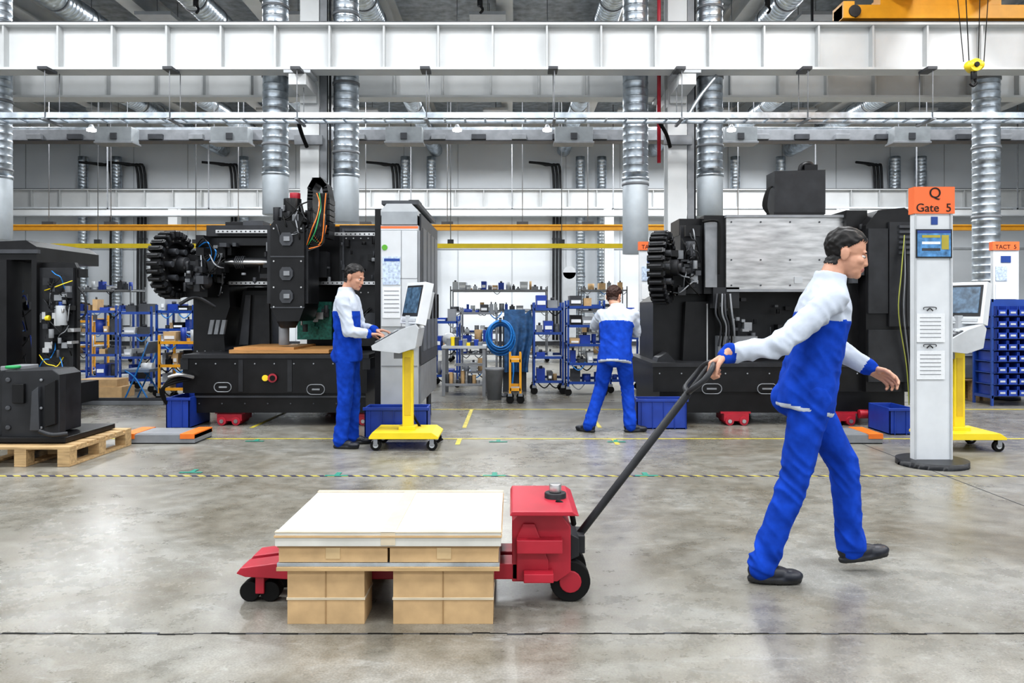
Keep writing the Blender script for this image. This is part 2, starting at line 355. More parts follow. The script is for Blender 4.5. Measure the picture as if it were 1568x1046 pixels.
# ---------------------------------------------------------------- machining centres
def disc_magazine(b,c,axis,R,th=.09,n=26):
    a=V(axis).normalized(); u=V((0,0,1)); w=a.cross(u).normalized(); u=w.cross(a)
    b.lathe(c-a*th*.5,a,[(0,.05),(.0,R*.84),(th,R*.84),(th,R*.66),(th*.6,R*.64),(th*.6,R*.3),(th*1.3,R*.28),(th*1.3,.05)],BLACK,36)
    b.lathe(c+a*th*.5,a,[(0,.05),(.0,.09),(.12,.09),(.13,.05),(.16,.05)],BLACK2,20)
    for i in range(n):
        t=2*math.pi*i/n; rad=w*math.cos(t)+u*math.sin(t); tn=a.cross(rad)
        M=Matrix((rad,tn,a)).transposed()
        b.obox(c+rad*R*.90,(R*.2,R*.135,th*1.25),M,BLACK); b.obox(c+rad*R*.92+a*th*.5,(R*.14,R*.10,th*.5),M,BLACK2)
        b.cyl(c+rad*R*.99-a*th*.5,c+rad*R*.99+a*th*.5,R*.045,BLACK2,n=8)
        if i%2: b.cyl(c+rad*R*.74+a*th*.5,c+rad*R*.74+a*th*.62,.010,RAILM,n=8)
    for i in range(6):
        t=math.pi/3*i; rad=w*math.cos(t)+u*math.sin(t); b.cyl(c+rad*R*.45+a*0,c+rad*R*.45+a*th*.9,.035,DGREY)
def skate(b,x,y):
    b.box(x-.14,x+.14,y,y+.35,.05,.13,RED); b.box(x-.17,x+.17,y+.03,y+.3,.13,.15,RED)
    for k in (-.08,.08): b.cyl((x+k,y-.02,.05),(x+k,y+.3,.05),.048,RED); b.cyl((x+k,y-.03,.05),(x+k,y-.02,.05),.022,STEEL)
def slot(b,px0,px1,py0,py1,d):
    r=abs(py1-py0)/2; cy=(py0+py1)/2; pts=[]
    for k in range(9): t=math.pi/2+math.pi*k/8; pts.append((px0+r+r*math.cos(t),cy-r*math.sin(t)))
    for k in range(9): t=-math.pi/2+math.pi*k/8; pts.append((px1-r+r*math.cos(t),cy-r*math.sin(t)))
    pts.append(pts[0]); b.tube([P(x,y,d) for x,y in pts],.006,MGREY,6)
    b.pb(px0+r,px1-r,cy-1.2,cy+1.2,d-.01,.02,MGREY)
def rail(b,px0,px1,py,d,h=5):
    b.pb(px0,px1,py,py+h,d,.05,RAILM)
    k=px0+3
    while k<px1-2: b.pb(k,k+2,py+h*.3,py+h*.7,d-.006,.01,BLACK2); k+=7
def clutter(b,px0,px1,py0,py1,d,n,mats,seed=1):
    r=random.Random(seed)
    for i in range(n):
        x=r.uniform(px0,px1);y=r.uniform(py0,py1);w=r.uniform(3,12);h=r.uniform(3,14);dd=d-r.uniform(0,.12)
        m=r.choice(mats)
        if r.random()<.4: b.cyl(P(x,y,dd),P(x,y+h,dd),w/2/F*d*.7,m)
        else: b.pb(x,x+w,y,y+h,dd,.15,m)
def wires(b,n,px0,px1,py0,py1,d,seed,ms,r=.008):
    q=random.Random(seed)
    for k in range(n):
        x=q.uniform(px0,px1);y=q.uniform(py0,py1); x2=q.uniform(px0,px1)
        b.tube([P(x,y,d+.06),P(x+(x2-x)*.3,y+q.uniform(4,14),d-.03),P(x+(x2-x)*.7,y+q.uniform(10,26),d-.04),P(x2,y+q.uniform(14,34),d+.06)],r,ms[k%len(ms)],6)
def bolts(b,px0,px1,py,d,n,r=.009,m=None):
    for k in range(n):
        p=px0+(px1-px0)*k/max(1,n-1); b.cyl(P(p,py,d),P(p,py,d-.012),r,m or MGREY,n=8)
# --- left machine
b=B(); d=8.9
b.pb(280,562,545,602,d,1.9,BLACK); b.pb(278,565,543,549,d-.02,1.94,BLACK2); b.pb(298,560,602,632,d+.05,1.7,BLACK)
b.pb(298,560,606,609,d+.02,.05,DGREY)
for px in (282,561): b.pb(px-6,px+6,549,566,d-.01,.3,BLACK2)
slot(b,328,354,586,600,d-.005); slot(b,470,497,589,604,d-.005)
b.cyl(P(417,579,d),P(417,579,d-.05),.05,RED); b.cyl(P(406,579,d),P(406,579,d-.03),.035,YEL); b.cyl(P(417,579,d-.05),P(417,579,d-.07),.03,RUB)
bolts(b,300,540,557,d,9); bolts(b,305,550,618,d+.05,8,m=DGREY)
b.pb(365,372,551,600,d-.008,.01,BLACK2); b.pb(440,447,551,600,d-.008,.01,BLACK2)
for px in (352,546): skate(b,X(px,9.0),8.98)
for px in (352,520): skate(b,X(px,10.4),10.2)
b.box(X(353,9),X(505,9),8.95,10.1,Z(543,8.9)+.01,Z(543,8.9)+.05,PLY); b.box(X(358,9),X(450,9),9.0,10.0,Z(543,8.9)+.05,Z(543,8.9)+.075,PLY)
b.pprism([(296,545),(296,440),(318,430),(350,430),(352,470),(342,500),(345,545)],9.7,.9,BLACK)
for k in range(3): b.pprism([(318+k*9,512),(322+k*9,490),(328+k*9,490),(324+k*9,512)],9.66,.05,MGREY)
bolts(b,302,340,448,9.7,4); bolts(b,302,338,538,9.7,4)
b.pprism([(360,530),(372,445),(415,445),(418,530)],10.0,.6,BLACK); b.pprism([(366,528),(376,452),(384,452),(380,528)],9.95,.06,DGREY); b.pprism([(386,528),(390,452),(412,452),(413,528)],9.96,.05,BLACK2)
b.pb(345,580,440,470,10.4,.3,BLACK); b.pb(470,582,355,545,10.3,.7,BLACK); b.pb(520,582,345,530,9.8,.3,BLACK2)
b.pb(524,578,350,354,9.79,.02,DGREY); b.pb(524,527,350,525,9.78,.03,DGREY); bolts(b,530,575,365,9.8,5,m=RAILM); bolts(b,530,575,448,9.8,5,m=RAILM)
b.pb(316,582,347,437,9.85,.5,BLACK); b.pb(316,430,345,362,9.5,.4,BLACK2); b.pb(300,345,378,395,9.5,.5,BLACK)
rail(b,330,414,352,9.45,5); rail(b,330,412,431,9.7,5); rail(b,470,575,356,9.7,5); rail(b,470,580,431,9.7,5)
b.pb(318,414,364,376,9.55,.3,BLACK2); b.cyl(P(345,402,9.6),P(414,402,9.6),.06,BLACK2); b.cyl(P(345,402,9.55),P(414,402,9.55),.03,RAILM)
for k in range(5): b.cyl(P(362+k*3,402,9.6),P(363.5+k*3,402,9.6),.08,DGREY)
b.pb(345,372,340,352,9.6,.3,BLACK); b.pb(372,402,338,350,9.55,.3,DGREY)
# ram
b.pprism([(414,345),(420,338),(460,338),(466,345),(466,470),(458,492),(424,492),(414,470)],8.95,.65,BLACK)
b.pb(409,416,350,465,9.0,.5,BLACK2); b.pb(464,472,350,465,9.0,.5,BLACK2)
for py in (362,415,450): b.pprism([(428,py),(432,py-6),(444,py-6),(448,py),(448,py+8),(444,py+14),(432,py+14),(428,py+8)],8.92,.04,DGREY); b.pb(434,443,py,py+7,8.9,.03,MGREY)
for py in (350,400,440,470):
    for px in (419,461): b.cyl(P(px,py,8.95),P(px,py,8.935),.010,RAILM,n=8)
b.pb(414,466,392,394,8.94,.02,DGREY); b.pb(414,466,470,472,8.94,.02,DGREY)
b.cyl(P(441,490,9.2),P(441,502,9.2),.13,BLACK2,r1=.09); b.cyl(P(435,500,9.2),P(435,528,9.2),.06,MGREY,r1=.06)
b.cyl(P(448,340,9.1),P(448,305,9.1),.10,BLACK); b.cyl(P(452,305,9.1),P(452,296,9.1),.06,RED); b.pb(430,475,325,340,9.0,.4,BLACK)
b.cyl(P(425,340,9.2),P(425,318,9.2),.05,BLACK2)
arch=[(482,372),(480,340),(479,310),(480,290),(486,279),(494,279),(501,288),(505,310),(505,345),(503,368)]
for i in range(len(arch)-1):
    for t in (0,.25,.5,.75):
        x=arch[i][0]*(1-t)+arch[i+1][0]*t; y=arch[i][1]*(1-t)+arch[i+1][1]*t
        ang=math.atan2(-(arch[i+1][1]-arch[i][1]),arch[i+1][0]-arch[i][0])
        b.obox(P(x,y,9.15),(.055,.28,.06),Matrix.Rotation(-ang,3,'Y'),BLACK)
for k,m in enumerate((WORG,RUB,PINK,RUB,RUB,RUB,RUB,WORG,BLACK2)):
    b.tube([P(470+k,375,8.98),P(478+k*2,350+k*3,8.9),P(486+k*1.5,330,8.92),P(489+k,310+k*3,8.97),P(485+k*2,296,9.0)],.007,m,6)
    b.tube([P(500-k,345,8.95),P(492+k*.5,372,8.92),P(480-k,360+k*3,8.93)],.007,m,6)
for k in range(9):
    b.tube([P(300+k*2,378,9.3),P(312+k*3,365+k*3,9.2),P(322+k,388+k*2,9.25),P(300+k*4,400+k*4,9.3)],.008,[RUB,BLACK2,HOSE,RUB][k%4],6)
b.tube([P(275,466,9.05),P(300,455,9.1),P(330,470,9.2)],.02,BLACK2)
for k in range(3): b.tube([P(292,575+k*3,8.85),P(262,580+k*4,8.7),P(250-k*2,600,8.7),P(262,625,8.8),P(290,630,8.9)],.016,RUB)
b.tube([P(258,578,8.7),P(275,574,8.72),P(296,578,8.85)],.02,STEEL)
disc_magazine(b,P(264,406,9.25),(.985,-.17,0),.385,.13,26)
b.pb(278,318,390,455,9.35,.5,BLACK); b.pb(288,330,400,420,9.2,.3,BLACK2); b.cyl(P(290,430,9.1),P(318,430,9.3),.09,DGREY); b.pb(300,312,360,392,9.3,.2,BLACK)
clutter(b,282,302,385,440,9.1,14,[BLACK,DGREY,MGREY,BLACK2],3); clutter(b,300,412,370,425,9.5,22,[BLACK,DGREY,BLACK2,MGREY],4); clutter(b,500,575,360,425,9.75,16,[BLACK,DGREY,MGREY],5)
clutter(b,425,480,312,345,9.05,14,[BLACK,DGREY,BLACK2,MGREY],8); wires(b,14,418,480,305,345,8.98,3,[RUB,BLACK2,RUB,MGREY]); wires(b,10,300,345,385,445,9.15,4,[RUB,BLACK2,MGREY])
b.pb(455,508,462,520,9.9,.25,mat('green_panel',(.015,.14,.11),.5,var=.5,scale=30)); clutter(b,458,500,465,505,9.85,10,[RAILM,DGREY,mat('green_panel',(0,0,0))],9)
b.pb(475,500,385,425,9.6,.2,BLACK2); b.cyl(P(478,410,9.5),P(478,435,9.5),.03,LGREY); wires(b,8,500,575,470,500,9.7,9,[RUB,BLACK2])
# enclosure cabinet
dc=8.3
CW=mat('cabinet_white',(.56,.58,.60),.4,var=.04)
b.pb(583,640,330,530,dc,2.0,LGREY); b.pprism([(583,345),(583,322),(592,312),(630,312),(640,322),(640,345)],dc,2.0,LGREY)
b.pb(583,640,530,622,dc+.02,1.95,LGREY); b.pb(574,583,320,622,dc+.05,1.95,BLACK); b.pb(583,640,346.5,350,dc-.008,.01,ORANGE)
b.pb(583,640,350,352,dc-.006,.01,WHITE); b.pb(584,639,353,500,dc-.012,.015,CW); b.pb(584,639,324,344,dc-.01,.012,mat('cabinet_grey',(.28,.30,.32),.4))
b.pb(584,639,426,427,dc-.014,.004,MGREY); b.pb(614,615,353,500,dc-.014,.004,MGREY); b.pb(584,639,560,561,dc+.015,.004,MGREY)
xs=X(640,dc); b.box(xs,xs+.02,dc+.12,dc+1.95,Z(560,dc),Z(325,dc),DGREY)
for k in range(4): b.box(xs+.02,xs+.03,dc+.25+k*.42,dc+.58+k*.42,Z(540,dc),Z(345,dc),mat('side_panel_grey',(.10,.105,.115),.4)); b.box(xs+.03,xs+.05,dc+.52+k*.42,dc+.55+k*.42,1.2,1.5,BLACK)
b.box(xs,xs+.015,dc+.1,dc+1.9,Z(620,dc),Z(562,dc),MGREY)
b.box(X(583,dc),xs,dc+.05,dc+1.9,Z(312,dc),Z(306,dc),DGREY); b.box(X(620,dc),X(636,dc),dc+.3,dc+.6,Z(306,dc),Z(300,dc),BLACK)
b.pb(586,613,393,436,dc-.018,.004,PAPERB); b.pb(586,613,440,487,dc-.018,.004,PAPER); b.pb(588,612,396,400,dc-.021,.004,BLUEF)
for k in range(6): b.pb(588,611,445+k*6.5,446+k*6.5,dc-.021,.004,MGREY)
b.cyl(P(589,379,dc-.01),P(589,379,dc-.02),.03,mat('green_sticker',(.12,.4,.04),.5))
b.pb(640,643,353,500,dc-.02,.03,MGREY); b.pb(612,640,500,505,dc-.01,.02,MGREY); b.cyl(P(569,480,8.7),P(569,500,8.7),.07,BLACK2); b.cyl(P(569,490,8.75),P(569,490,8.55),.08,DGREY)
for px in (590,632): b.cyl(V((X(px,dc),dc+.2,0)),V((X(px,dc),dc+.2,.35)),.03,DGREY); b.cyl(V((X(px,dc),dc+1.6,0)),V((X(px,dc),dc+1.6,.35)),.03,DGREY)
b.done('machining_center',.004)

# --- right machine
b=B(); d=9.0
b.pb(1000,1395,560,600,d,1.9,BLACK); b.pb(1010,1385,600,632,d+.05,1.7,BLACK); b.pb(998,1397,556,562,d-.02,1.94,BLACK2)
slot(b,1075,1105,588,603,d-.005); slot(b,1160,1190,588,603,d-.005); bolts(b,1010,1380,572,d,12); 
for px in (1127,1290): skate(b,X(px,9.0),8.98)
for px in (1127,1290): skate(b,X(px,10.4),10.2)
b.cyl(P(1315,634,9),P(1345,634,9),.05,RED)
disc_magazine(b,P(1013,410,9.1),(.93,-.36,0),.41,.14,28)
b.pb(1030,1062,385,450,9.3,.5,BLACK); b.pb(1040,1105,335,360,9.4,.5,BLACK); b.pb(1042,1075,345,450,9.35,.4,BLACK2); b.pb(1050,1072,345,362,9.2,.1,BLACK)
b.cyl(P(1058,370,9.25),P(1058,440,9.25),.06,DGREY); clutter(b,1026,1070,370,440,9.15,26,[BLACK,DGREY,BLACK2,MGREY],11); wires(b,12,1030,1075,350,430,9.1,6,[RUB,MGREY,BLACK2])
b.pb(1078,1112,330,450,9.25,.6,BLACK); b.pb(1080,1098,340,440,9.2,.05,MGREY); b.tube([P(1075,340,9.15),P(1095,338,9.15),P(1102,350,9.15),P(1100,420,9.15)],.015,RUB)
b.pprism([(1000,560),(1000,462),(1015,452),(1040,452),(1075,445),(1130,445),(1130,560)],9.55,1.0,BLACK)
b.pprism([(1005,556),(1008,548),(1022,540),(1050,570),(1050,585),(1020,575)],9.2,.3,BLACK2)
b.pprism([(1045,560),(1050,462),(1090,462),(1100,560)],9.4,.1,BLACK); b.pb(1082,1084,465,560,9.38,.03,RAILM); b.pb(1092,1132,440,472,9.2,.3,BLACK2)
for k in range(6): b.tube([P(1098+k*4,450,9.15),P(1096+k*5,480,9.1),P(1104+k*4,500,9.12),P(1100+k*5,530,9.2)],.011,[DGREY,RUB,MGREY][k%3],6)
clutter(b,1100,1145,448,530,9.3,18,[BLACK,DGREY,MGREY],12)
b.pb(1100,1160,515,548,9.25,.4,MGREY); b.pb(1130,1300,445,556,9.8,.6,BLACK2)
clutter(b,1150,1290,460,540,9.75,22,[BLACK,DGREY,BLACK2,MGREY],19)
b.pb(1112,1300,331,446,9.2,.9,STEEL); b.pb(1112,1300,329,333,9.17,.96,MGREY); b.pb(1113,1299,443,447,9.18,.03,MGREY)
for px in (1120,1165,1210,1255,1290):
    for py in (340,398,437): b.cyl(P(px,py,9.2),P(px,py,9.19),.010,DGREY,n=8)
b.pb(1217,1229,424,434,9.185,.02,LGREY)
b.pprism([(1186,328),(1186,262),(1264,260),(1264,328)],9.3,.30,BLACK2); b.pb(1185,1262,325,331,9.28,.45,BLACK)
b.tube([P(1225,262,9.5),P(1228,254,9.5),P(1240,251,9.5),P(1248,262,9.5)],.03,BLACK); b.pb(1232,1252,252,262,9.45,.15,BLACK)
for k in range(4): b.tube([P(1178,330,9.3),P(1174-k*2,315,9.3),P(1178-k,290,9.35),P(1187,285,9.4)],.008,RUB,6)
b.pb(1296,1328,322,560,9.1,1.3,BLACK); b.pprism([(1326,345),(1345,322),(1385,318),(1402,330),(1402,600),(1326,600)],8.9,1.5,BLACK)
b.pb(1330,1360,350,480,8.87,.05,BLACK2); b.pb(1362,1396,340,500,8.86,.05,BLACK2); b.pb(1330,1392,505,585,8.87,.05,BLACK2)
for k in range(6): b.pb(1378,1397,345+k*8,349+k*8,8.83,.04,DGREY)
for k in range(4): b.tube([P(1385,360,8.8),P(1380+k*3,420,8.75),P(1376+k*4,480,8.75),P(1388+k*2,560,8.8),P(1392,620,8.85)],.006,[mat('dull_green_wire',(.28,.30,.06),.5),RUB,MGREY,RUB][k],6)
clutter(b,1300,1325,330,430,9.05,8,[BLACK2,DGREY],13)
b.done('machining_center',.004)

# --- left electrical cabinet machine
b=B(); d=9.3
b.pprism([(-60,600),(-60,372),(40,368),(56,378),(56,398),(0,398),(0,600)],d,1.4,BLACK)
b.pb(-60,58,382,388,d-.03,.05,DGREY); b.pb(-60,10,398,600,d-.1,.3,BLACK); b.pb(8,48,398,595,d+1.0,.2,BLACK2)
b.pb(48,56,398,595,d,.5,BLACK); b.pprism([(52,402),(114,402),(118,410),(118,584),(52,584)],d+.1,.07,BLACK)
b.pb(58,112,410,578,d+.06,.05,BLACK2); b.pb(114,132,412,425,d+.12,.04,BLACK); b.tube([P(120,440,9.4),P(130,455,9.4),P(131,480,9.4),P(120,490,9.4)],.012,BLACK2)
clutter(b,62,105,415,560,d+.02,40,[MGREY,DGREY,DGREY,BLACK,BLACK2,RAILM],21); clutter(b,12,42,410,580,d+.6,44,[MGREY,DGREY,DGREY,BLUEB,BLACK2],22)
b.cyl(P(94,468,9.25),P(94,498,9.25),.06,LGREY); b.cyl(P(94,462,9.25),P(94,468,9.25),.03,BLUEF); b.cyl(P(70,487,9.25),P(76,487,9.25),.03,YEL)
wires(b,34,12,50,410,570,9.6,31,[RUB,HOSE,BLACK2,RUB,MGREY,BLUEB],.007); wires(b,22,60,112,415,550,9.27,32,[RUB,BLACK2,HOSE,RUB,YEL,MGREY],.006)
b.box(X(-60,9.3),X(56,9.3),9.3,10.7,.1,Z(598,9.3),BLACK); b.box(X(-50,9.3),X(40,9.3),9.5,10.5,0,.1,DGREY)
b.done('electrical_cabinet_machine',.004)
# casting on pallet
b=B(); d=6.9
b.pprism([(2,678),(2,580),(8,568),(80,566),(91,574),(91,668),(80,678)],d-.1,.1,BLACK2)
b.pprism([(-20,678),(-20,575),(8,566),(80,566),(91,574),(91,662)],d,.35,BLACK2)
b.pb(18,36,588,618,d-.13,.05,BLACK); b.pprism([(45,660),(48,600),(58,592),(60,660)],d-.14,.06,DGREY); b.pprism([(68,655),(68,590),(84,582),(84,650)],d-.14,.05,BLACK)
for py in (582,625,655): b.cyl(P(12,py,d-.1),P(12,py,d-.12),.02,DGREY); b.cyl(P(63,py,d-.1),P(63,py,d-.12),.012,MGREY)
b.pb(0,28,561,568,d,.3,MGREY); b.cyl(P(20,564,d),P(20,560,d),.06,PINK)
b.pb(-30,100,670,678.5,d-.15,.85,BLACK); b.tube([P(60,660,6.7),P(80,666,6.7),P(104,664,6.75)],.02,BLACK2)
b.done('machine_casting',.006)
b=B(); zt=Z(680,6.75)
d0=6.6;x0=X(-45,d0);x1=X(106,d0)
for k in range(7): yy=d0+k*.16; b.box(x0,x1+.0,yy,yy+.12,zt-.022,zt,WOOD)
for xx in (x0,(x0+x1)/2-.05,x1-.1):
    b.box(xx,xx+.1,d0,d0+1.08,zt-.045,zt-.022,WOOD); b.box(xx,xx+.1,d0,d0+1.08,0,.02,WOOD)
    for yy in (d0,d0+.48,d0+.96): b.box(xx,xx+.1,yy,yy+.12,.02,zt-.045,WOOD)
b.done('wooden_pallet',.003)

# --- trays
def tray(px0,px1,py0,py1,d,dep):
    b=B(); x0,x1=X(px0,d),X(px1,d);z1=Z(py0,d);t=.015
    z0=.001
    b.box(x0,x1,d,d+dep,z0,z0+t,BLUEB); b.box(x0,x1,d,d+t,z0,z1,BLUEB); b.box(x0,x1,d+dep-t,d+dep,z0,z1,BLUEB); b.box(x0,x0+t,d,d+dep,z0,z1,BLUEB); b.box(x1-t,x1,d,d+dep,z0,z1,BLUEB)
    b.box(x0-.015,x1+.015,d-.015,d+t,z1-.03,z1,BLUEB)
    k=x0+.05
    while k<x1: b.box(k,k+.01,d-.01,d,z0,z1-.03,BLUEB); k+=.12
    b.done('blue_plastic_tray',.003)
tray(254,290,609,640,8.75,.6); tray(558,655,624,650,8.0,.28); tray(975,1052,611,641,8.7,.26); tray(1362,1400,625,660,8.3,.5)
def plate(px0,px1,py0,py1,name='steel_floor_plate'):
    b=B(); df=1586/(py1-475); x0,x1=X(px0,df),X(px1,df); b.box(x0,x1,df,df+.45,.01,.09,MGREY); b.box(x0+.04,x1-.04,df+.03,df+.42,.09,.095,MGREY)
    for xx in (x0,x1-.14): b.box(xx,xx+.14,df-.01,df+.46,.05,.1,mat('orange_block',(.70,.17,.02),.5))
    b.box(x0,x1,df+.01,df+.44,0,.012,BLACK2); b.done(name,.004)
plate(184,298,656,680); plate(1262,1352,658,680)
b=B(); b.box(X(82,10.7),X(240,10.7),10.9,11.1,0,.06,MGREY); b.box(X(82,10.7),X(240,10.7),10.9,10.93,.06,.10,DGREY)
b.done('floor_cable_duct',.004)

# ---------------------------------------------------------------- console
def console(px,d,name='machine_control_console'):
    b=B(); ox=X(px,d)
    b.prism([(ox-.33,.13),(ox-.30,.17),(ox+.25,.17),(ox+.31,.13),(ox+.31,.11),(ox-.33,.11)],d-.26,d+.26,YEL)
    for sx in (-.27,.25):
        for sy in (-.22,.22):
            b.cyl((ox+sx,d+sy-.02,.05),(ox+sx,d+sy+.02,.05),.05,RUB,n=20); b.cyl((ox+sx,d+sy-.025,.05),(ox+sx,d+sy+.025,.05),.025,LGREY); b.box(ox+sx-.02,ox+sx+.02,d+sy-.035,d+sy-.026,.05,.12,MGREY); b.box(ox+sx-.02,ox+sx+.02,d+sy+.026,d+sy+.035,.05,.12,MGREY)
    b.box(ox-.05,ox+.05,d-.04,d+.04,.15,.92,YEL); b.box(ox-.08,ox+.08,d-.08,d+.08,.17,.2,YEL); b.box(ox-.03,ox+.03,d-.045,d-.04,.3,.85,mat('yellow_dark',(.6,.42,.02),.4))
    b.prism([(ox-.30,.93),(ox-.31,.97),(ox-.04,1.12),(ox+.1,1.17),(ox+.13,1.13),(ox+.1,.95),(ox-.05,.9)],d-.25,d+.25,mat('console_grey',(.46,.48,.50),.4))
    b.prism([(ox-.29,.985),(ox-.285,.995),(ox-.07,1.115),(ox-.065,1.105)],d-.22,d+.22,DGREY)
    R=Matrix.Rotation(-math.atan2(.12,.215),3,'Y')
    for i in range(5):
        for j in range(10):
            t=.1+.8*i/4.; b.obox((ox-.287+.215*t,d-.19+j*.042,.993+.12*t+.006),(.032,.032,.012),R,LGREY if (i+j)%3 else MGREY)
    b.cyl((ox-.25,d+.2,1.01),(ox-.26,d+.2,1.05),.025,RED)
    Rm=Matrix.Rotation(math.radians(-58),3,'Z')@Matrix.Rotation(math.radians(-12),3,'X')
    c=V((ox+.08,d,1.36)); b.obox(c,(.40,.09,.40),Rm,WHITE); b.obox(c+Rm@V((0,-.047,.02)),(.34,.006,.30),Rm,BLACK2); b.obox(c+Rm@V((0,-.051,.025)),(.30,.006,.25),Rm,mat('console_screen',(.05,.09,.14),.25,var=.6,scale=18,emit=.3))
    b.obox(c+Rm@V((0,-.05,-.165)),(.3,.006,.03),Rm,LGREY); b.obox(c+Rm@V((0,.07,0)),(.26,.07,.26),Rm,LGREY)
    b.box(ox-.02,ox+.1,d-.05,d+.05,1.1,1.25,LGREY)
    b.tube([(ox,d+.05,.95),(ox-.04,d+.12,.6),(ox+.02,d+.14,.3),(ox+.2,d+.2,.03),(ox+.3,d+.3,.02)],.012,RUB)
    b.box(ox-.13,ox-.05,d-.05,d+.05,.84,.93,MGREY)
    return b.done(name,.004)
console(625,7.60); console(1466,7.55)

# ---------------------------------------------------------------- signs
b=B(); d=6.67
bx=X(1427,6.7); b.cyl((bx,6.7,0),(bx,6.7,.05),.28,BLACK2,n=48)
b.pb(1400,1459,326,712,d,.07,WHITE); b.pb(1400,1462,286,327,d-.02,.10,ORANGE)
b.pb(1401,1403.5,327,712,d-.012,.012,LGREY); b.pb(1455.5,1458,327,712,d-.012,.012,LGREY)
b.text('Q',P(1432,303,d-.024),.125,BLACK); b.text('Gate  5',P(1430,324,d-.024),.098,BLACK)
b.pb(1426,1436,332,344,d-.006,.005,BLUEF); b.pb(1403,1458,351,395,d-.02,.02,BLACK2); b.pb(1405,1456,353,393,d-.024,.005,SCREEN)
for k in range(3): b.pb(1412,1440,360+k*10,364+k*10,d-.027,.003,[mat('dull_yellow',(.40,.34,.05),.5),PAPER,DGREY][k])
b.pb(1442,1453,360,382,d-.027,.003,mat('dull_yellow',(0,0,0))); b.pb(1405,1456,353,357,d-.027,.003,BLUEF)
for y0 in (480,537): 
    b.pb(1404,1447,y0,y0+44,d-.016,.008,PAPER)
    for k in range(6): b.pb(1409,1441,y0+6+k*6,y0+7+k*6,d-.019,.003,MGREY)
    c=P(1424,y0-6,d-.02); b.tube([c+V((-.05,0,.0)),c+V((-.045,0,.018)),c+V((.045,0,.018)),c+V((.05,0,0))],.004,DGREY); b.tube([c+V((-.025,0,-.012)),c+V((0,0,.01)),c+V((.025,0,-.012))],.005,BLACK2)
b.done('gate_sign_column',.003)
def tact(px0,px1,d,name='tact_sign'):
    b=B(); b.box(X(px0,d),X(px1,d),d,d+.07,0,Z(370,d),WHITE)
    b.pb(px0-1,px1+1,370,383,d-.02,.09,ORANGE); b.text('TACT  5',P((px0+px1)/2,381,d-.022),.085,BLACK)
    b.pb(px0+12,px1-12,392,402,d-.01,.01,BLUEF); b.pb(px0+4,px1-18,408,430,d-.01,.01,PAPERB); b.pb(px0+4,px1-4,435,458,d-.01,.01,PAPER)
    b.cyl((X((px0+px1)/2,d),d+.03,0),(X((px0+px1)/2,d),d+.03,.04),.2,BLACK2,n=32); b.done(name)
tact(1521,1560,11.6); tact(979,1018,11.7)

# ---------------------------------------------------------------- trolleys / background
def trolley(px0,px1,d,ztop,levels,seed,dep=.6,name='tool_trolley',fm=None,cl=(BLUEB,BLUEB,MGREY,DGREY,BLACK,LGREY,KRAFT,DGREY)):
    fm=fm or BLUEF; b=B(); x0,x1=X(px0,d),X(px1,d); r=random.Random(seed)
    for x in (x0,x1):
        for y in (d,d+dep): b.box(x-.015,x+.015,y-.015,y+.015,.12,ztop,fm); b.cyl((x,y-.02,.055),(x,y+.02,.055),.055,RUB); b.box(x-.03,x+.03,y-.03,y+.03,.1,.14,MGREY)
    for i in range(levels):
        z=.2+(ztop-.3)*i/(levels-1) if levels>1 else ztop-.05
        b.box(x0,x1,d,d+dep,z-.015,z,LGREY if fm!=YEL else MGREY); b.box(x0,x1,d-.015,d,z-.025,z+.015,fm); b.box(x0,x1,d+dep,d+dep+.015,z-.03,z+.04,fm)
        x=x0+.04; gap=(ztop-.3)/max(1,levels-1)*.8
        while x<x1-.12:
            w=r.uniform(.05,.18);h=r.uniform(.05,min(.24,gap)); m=r.choice(cl)
            if x+w>x1-.03: break
            q=r.random()
            if q<.3: b.cyl((x+w/2,d+.2,z),(x+w/2,d+.2,z+h),w/2.2,m)
            elif q<.55:
                b.prism([(x,z),(x-.01,z+h),(x+w+.01,z+h),(x+w,z)],d+.05,d+dep*.8,m)
                b.box(x+.01,x+w-.01,d+.04,d+.055,z+h*.3,z+h*.6,PAPER)
            else:
                b.box(x,x+w,d+.1,d+.1+r.uniform(.1,.4),z,z+h,m); b.cyl((x+w*.5,d+.15,z+h),(x+w*.5,d+.15,z+h+.04),w*.2,DGREY)
            if r.random()<.35: b.tube([(x,d+.05,z+.02),(x+.04,d,z-.05),(x+.12,d-.01,z-.1),(x+.2,d,z-.03),(x+.22,d+.05,z+.02)],.009,r.choice((RUB,HOSE,MGREY)),6)
            x+=w+r.uniform(.005,.05)
    return b.done(name)
trolley(133,178,13.2,1.38,4,1); trolley(184,232,12.6,1.36,4,2); trolley(240,296,12.0,1.38,5,3)
trolley(244,300,11.15,.95,3,4,name='yellow_tool_trolley',fm=ORYEL,dep=.5)
trolley(118,140,14.5,1.2,3,15,name='yellow_tool_trolley',fm=ORYEL)
trolley(818,862,12.3,1.42,4,5); trolley(870,925,12.1,1.45,5,6); trolley(935,985,12.5,1.3,4,7)
trolley(664,700,13.4,1.2,3,8); trolley(705,760,14.2,1.35,3,9,name='parts_shelf',fm=MGREY)
trolley(781,797,11.1,.7,2,31,name='yellow_tool_trolley',fm=ORYEL,dep=.4)
trolley(1420,1462,13.5,1.25,3,10)
trolley(60,110,13.5,1.3,3,16); trolley(500,560,13.5,1.3,4,17); trolley(570,640,14,1.3,3,18)
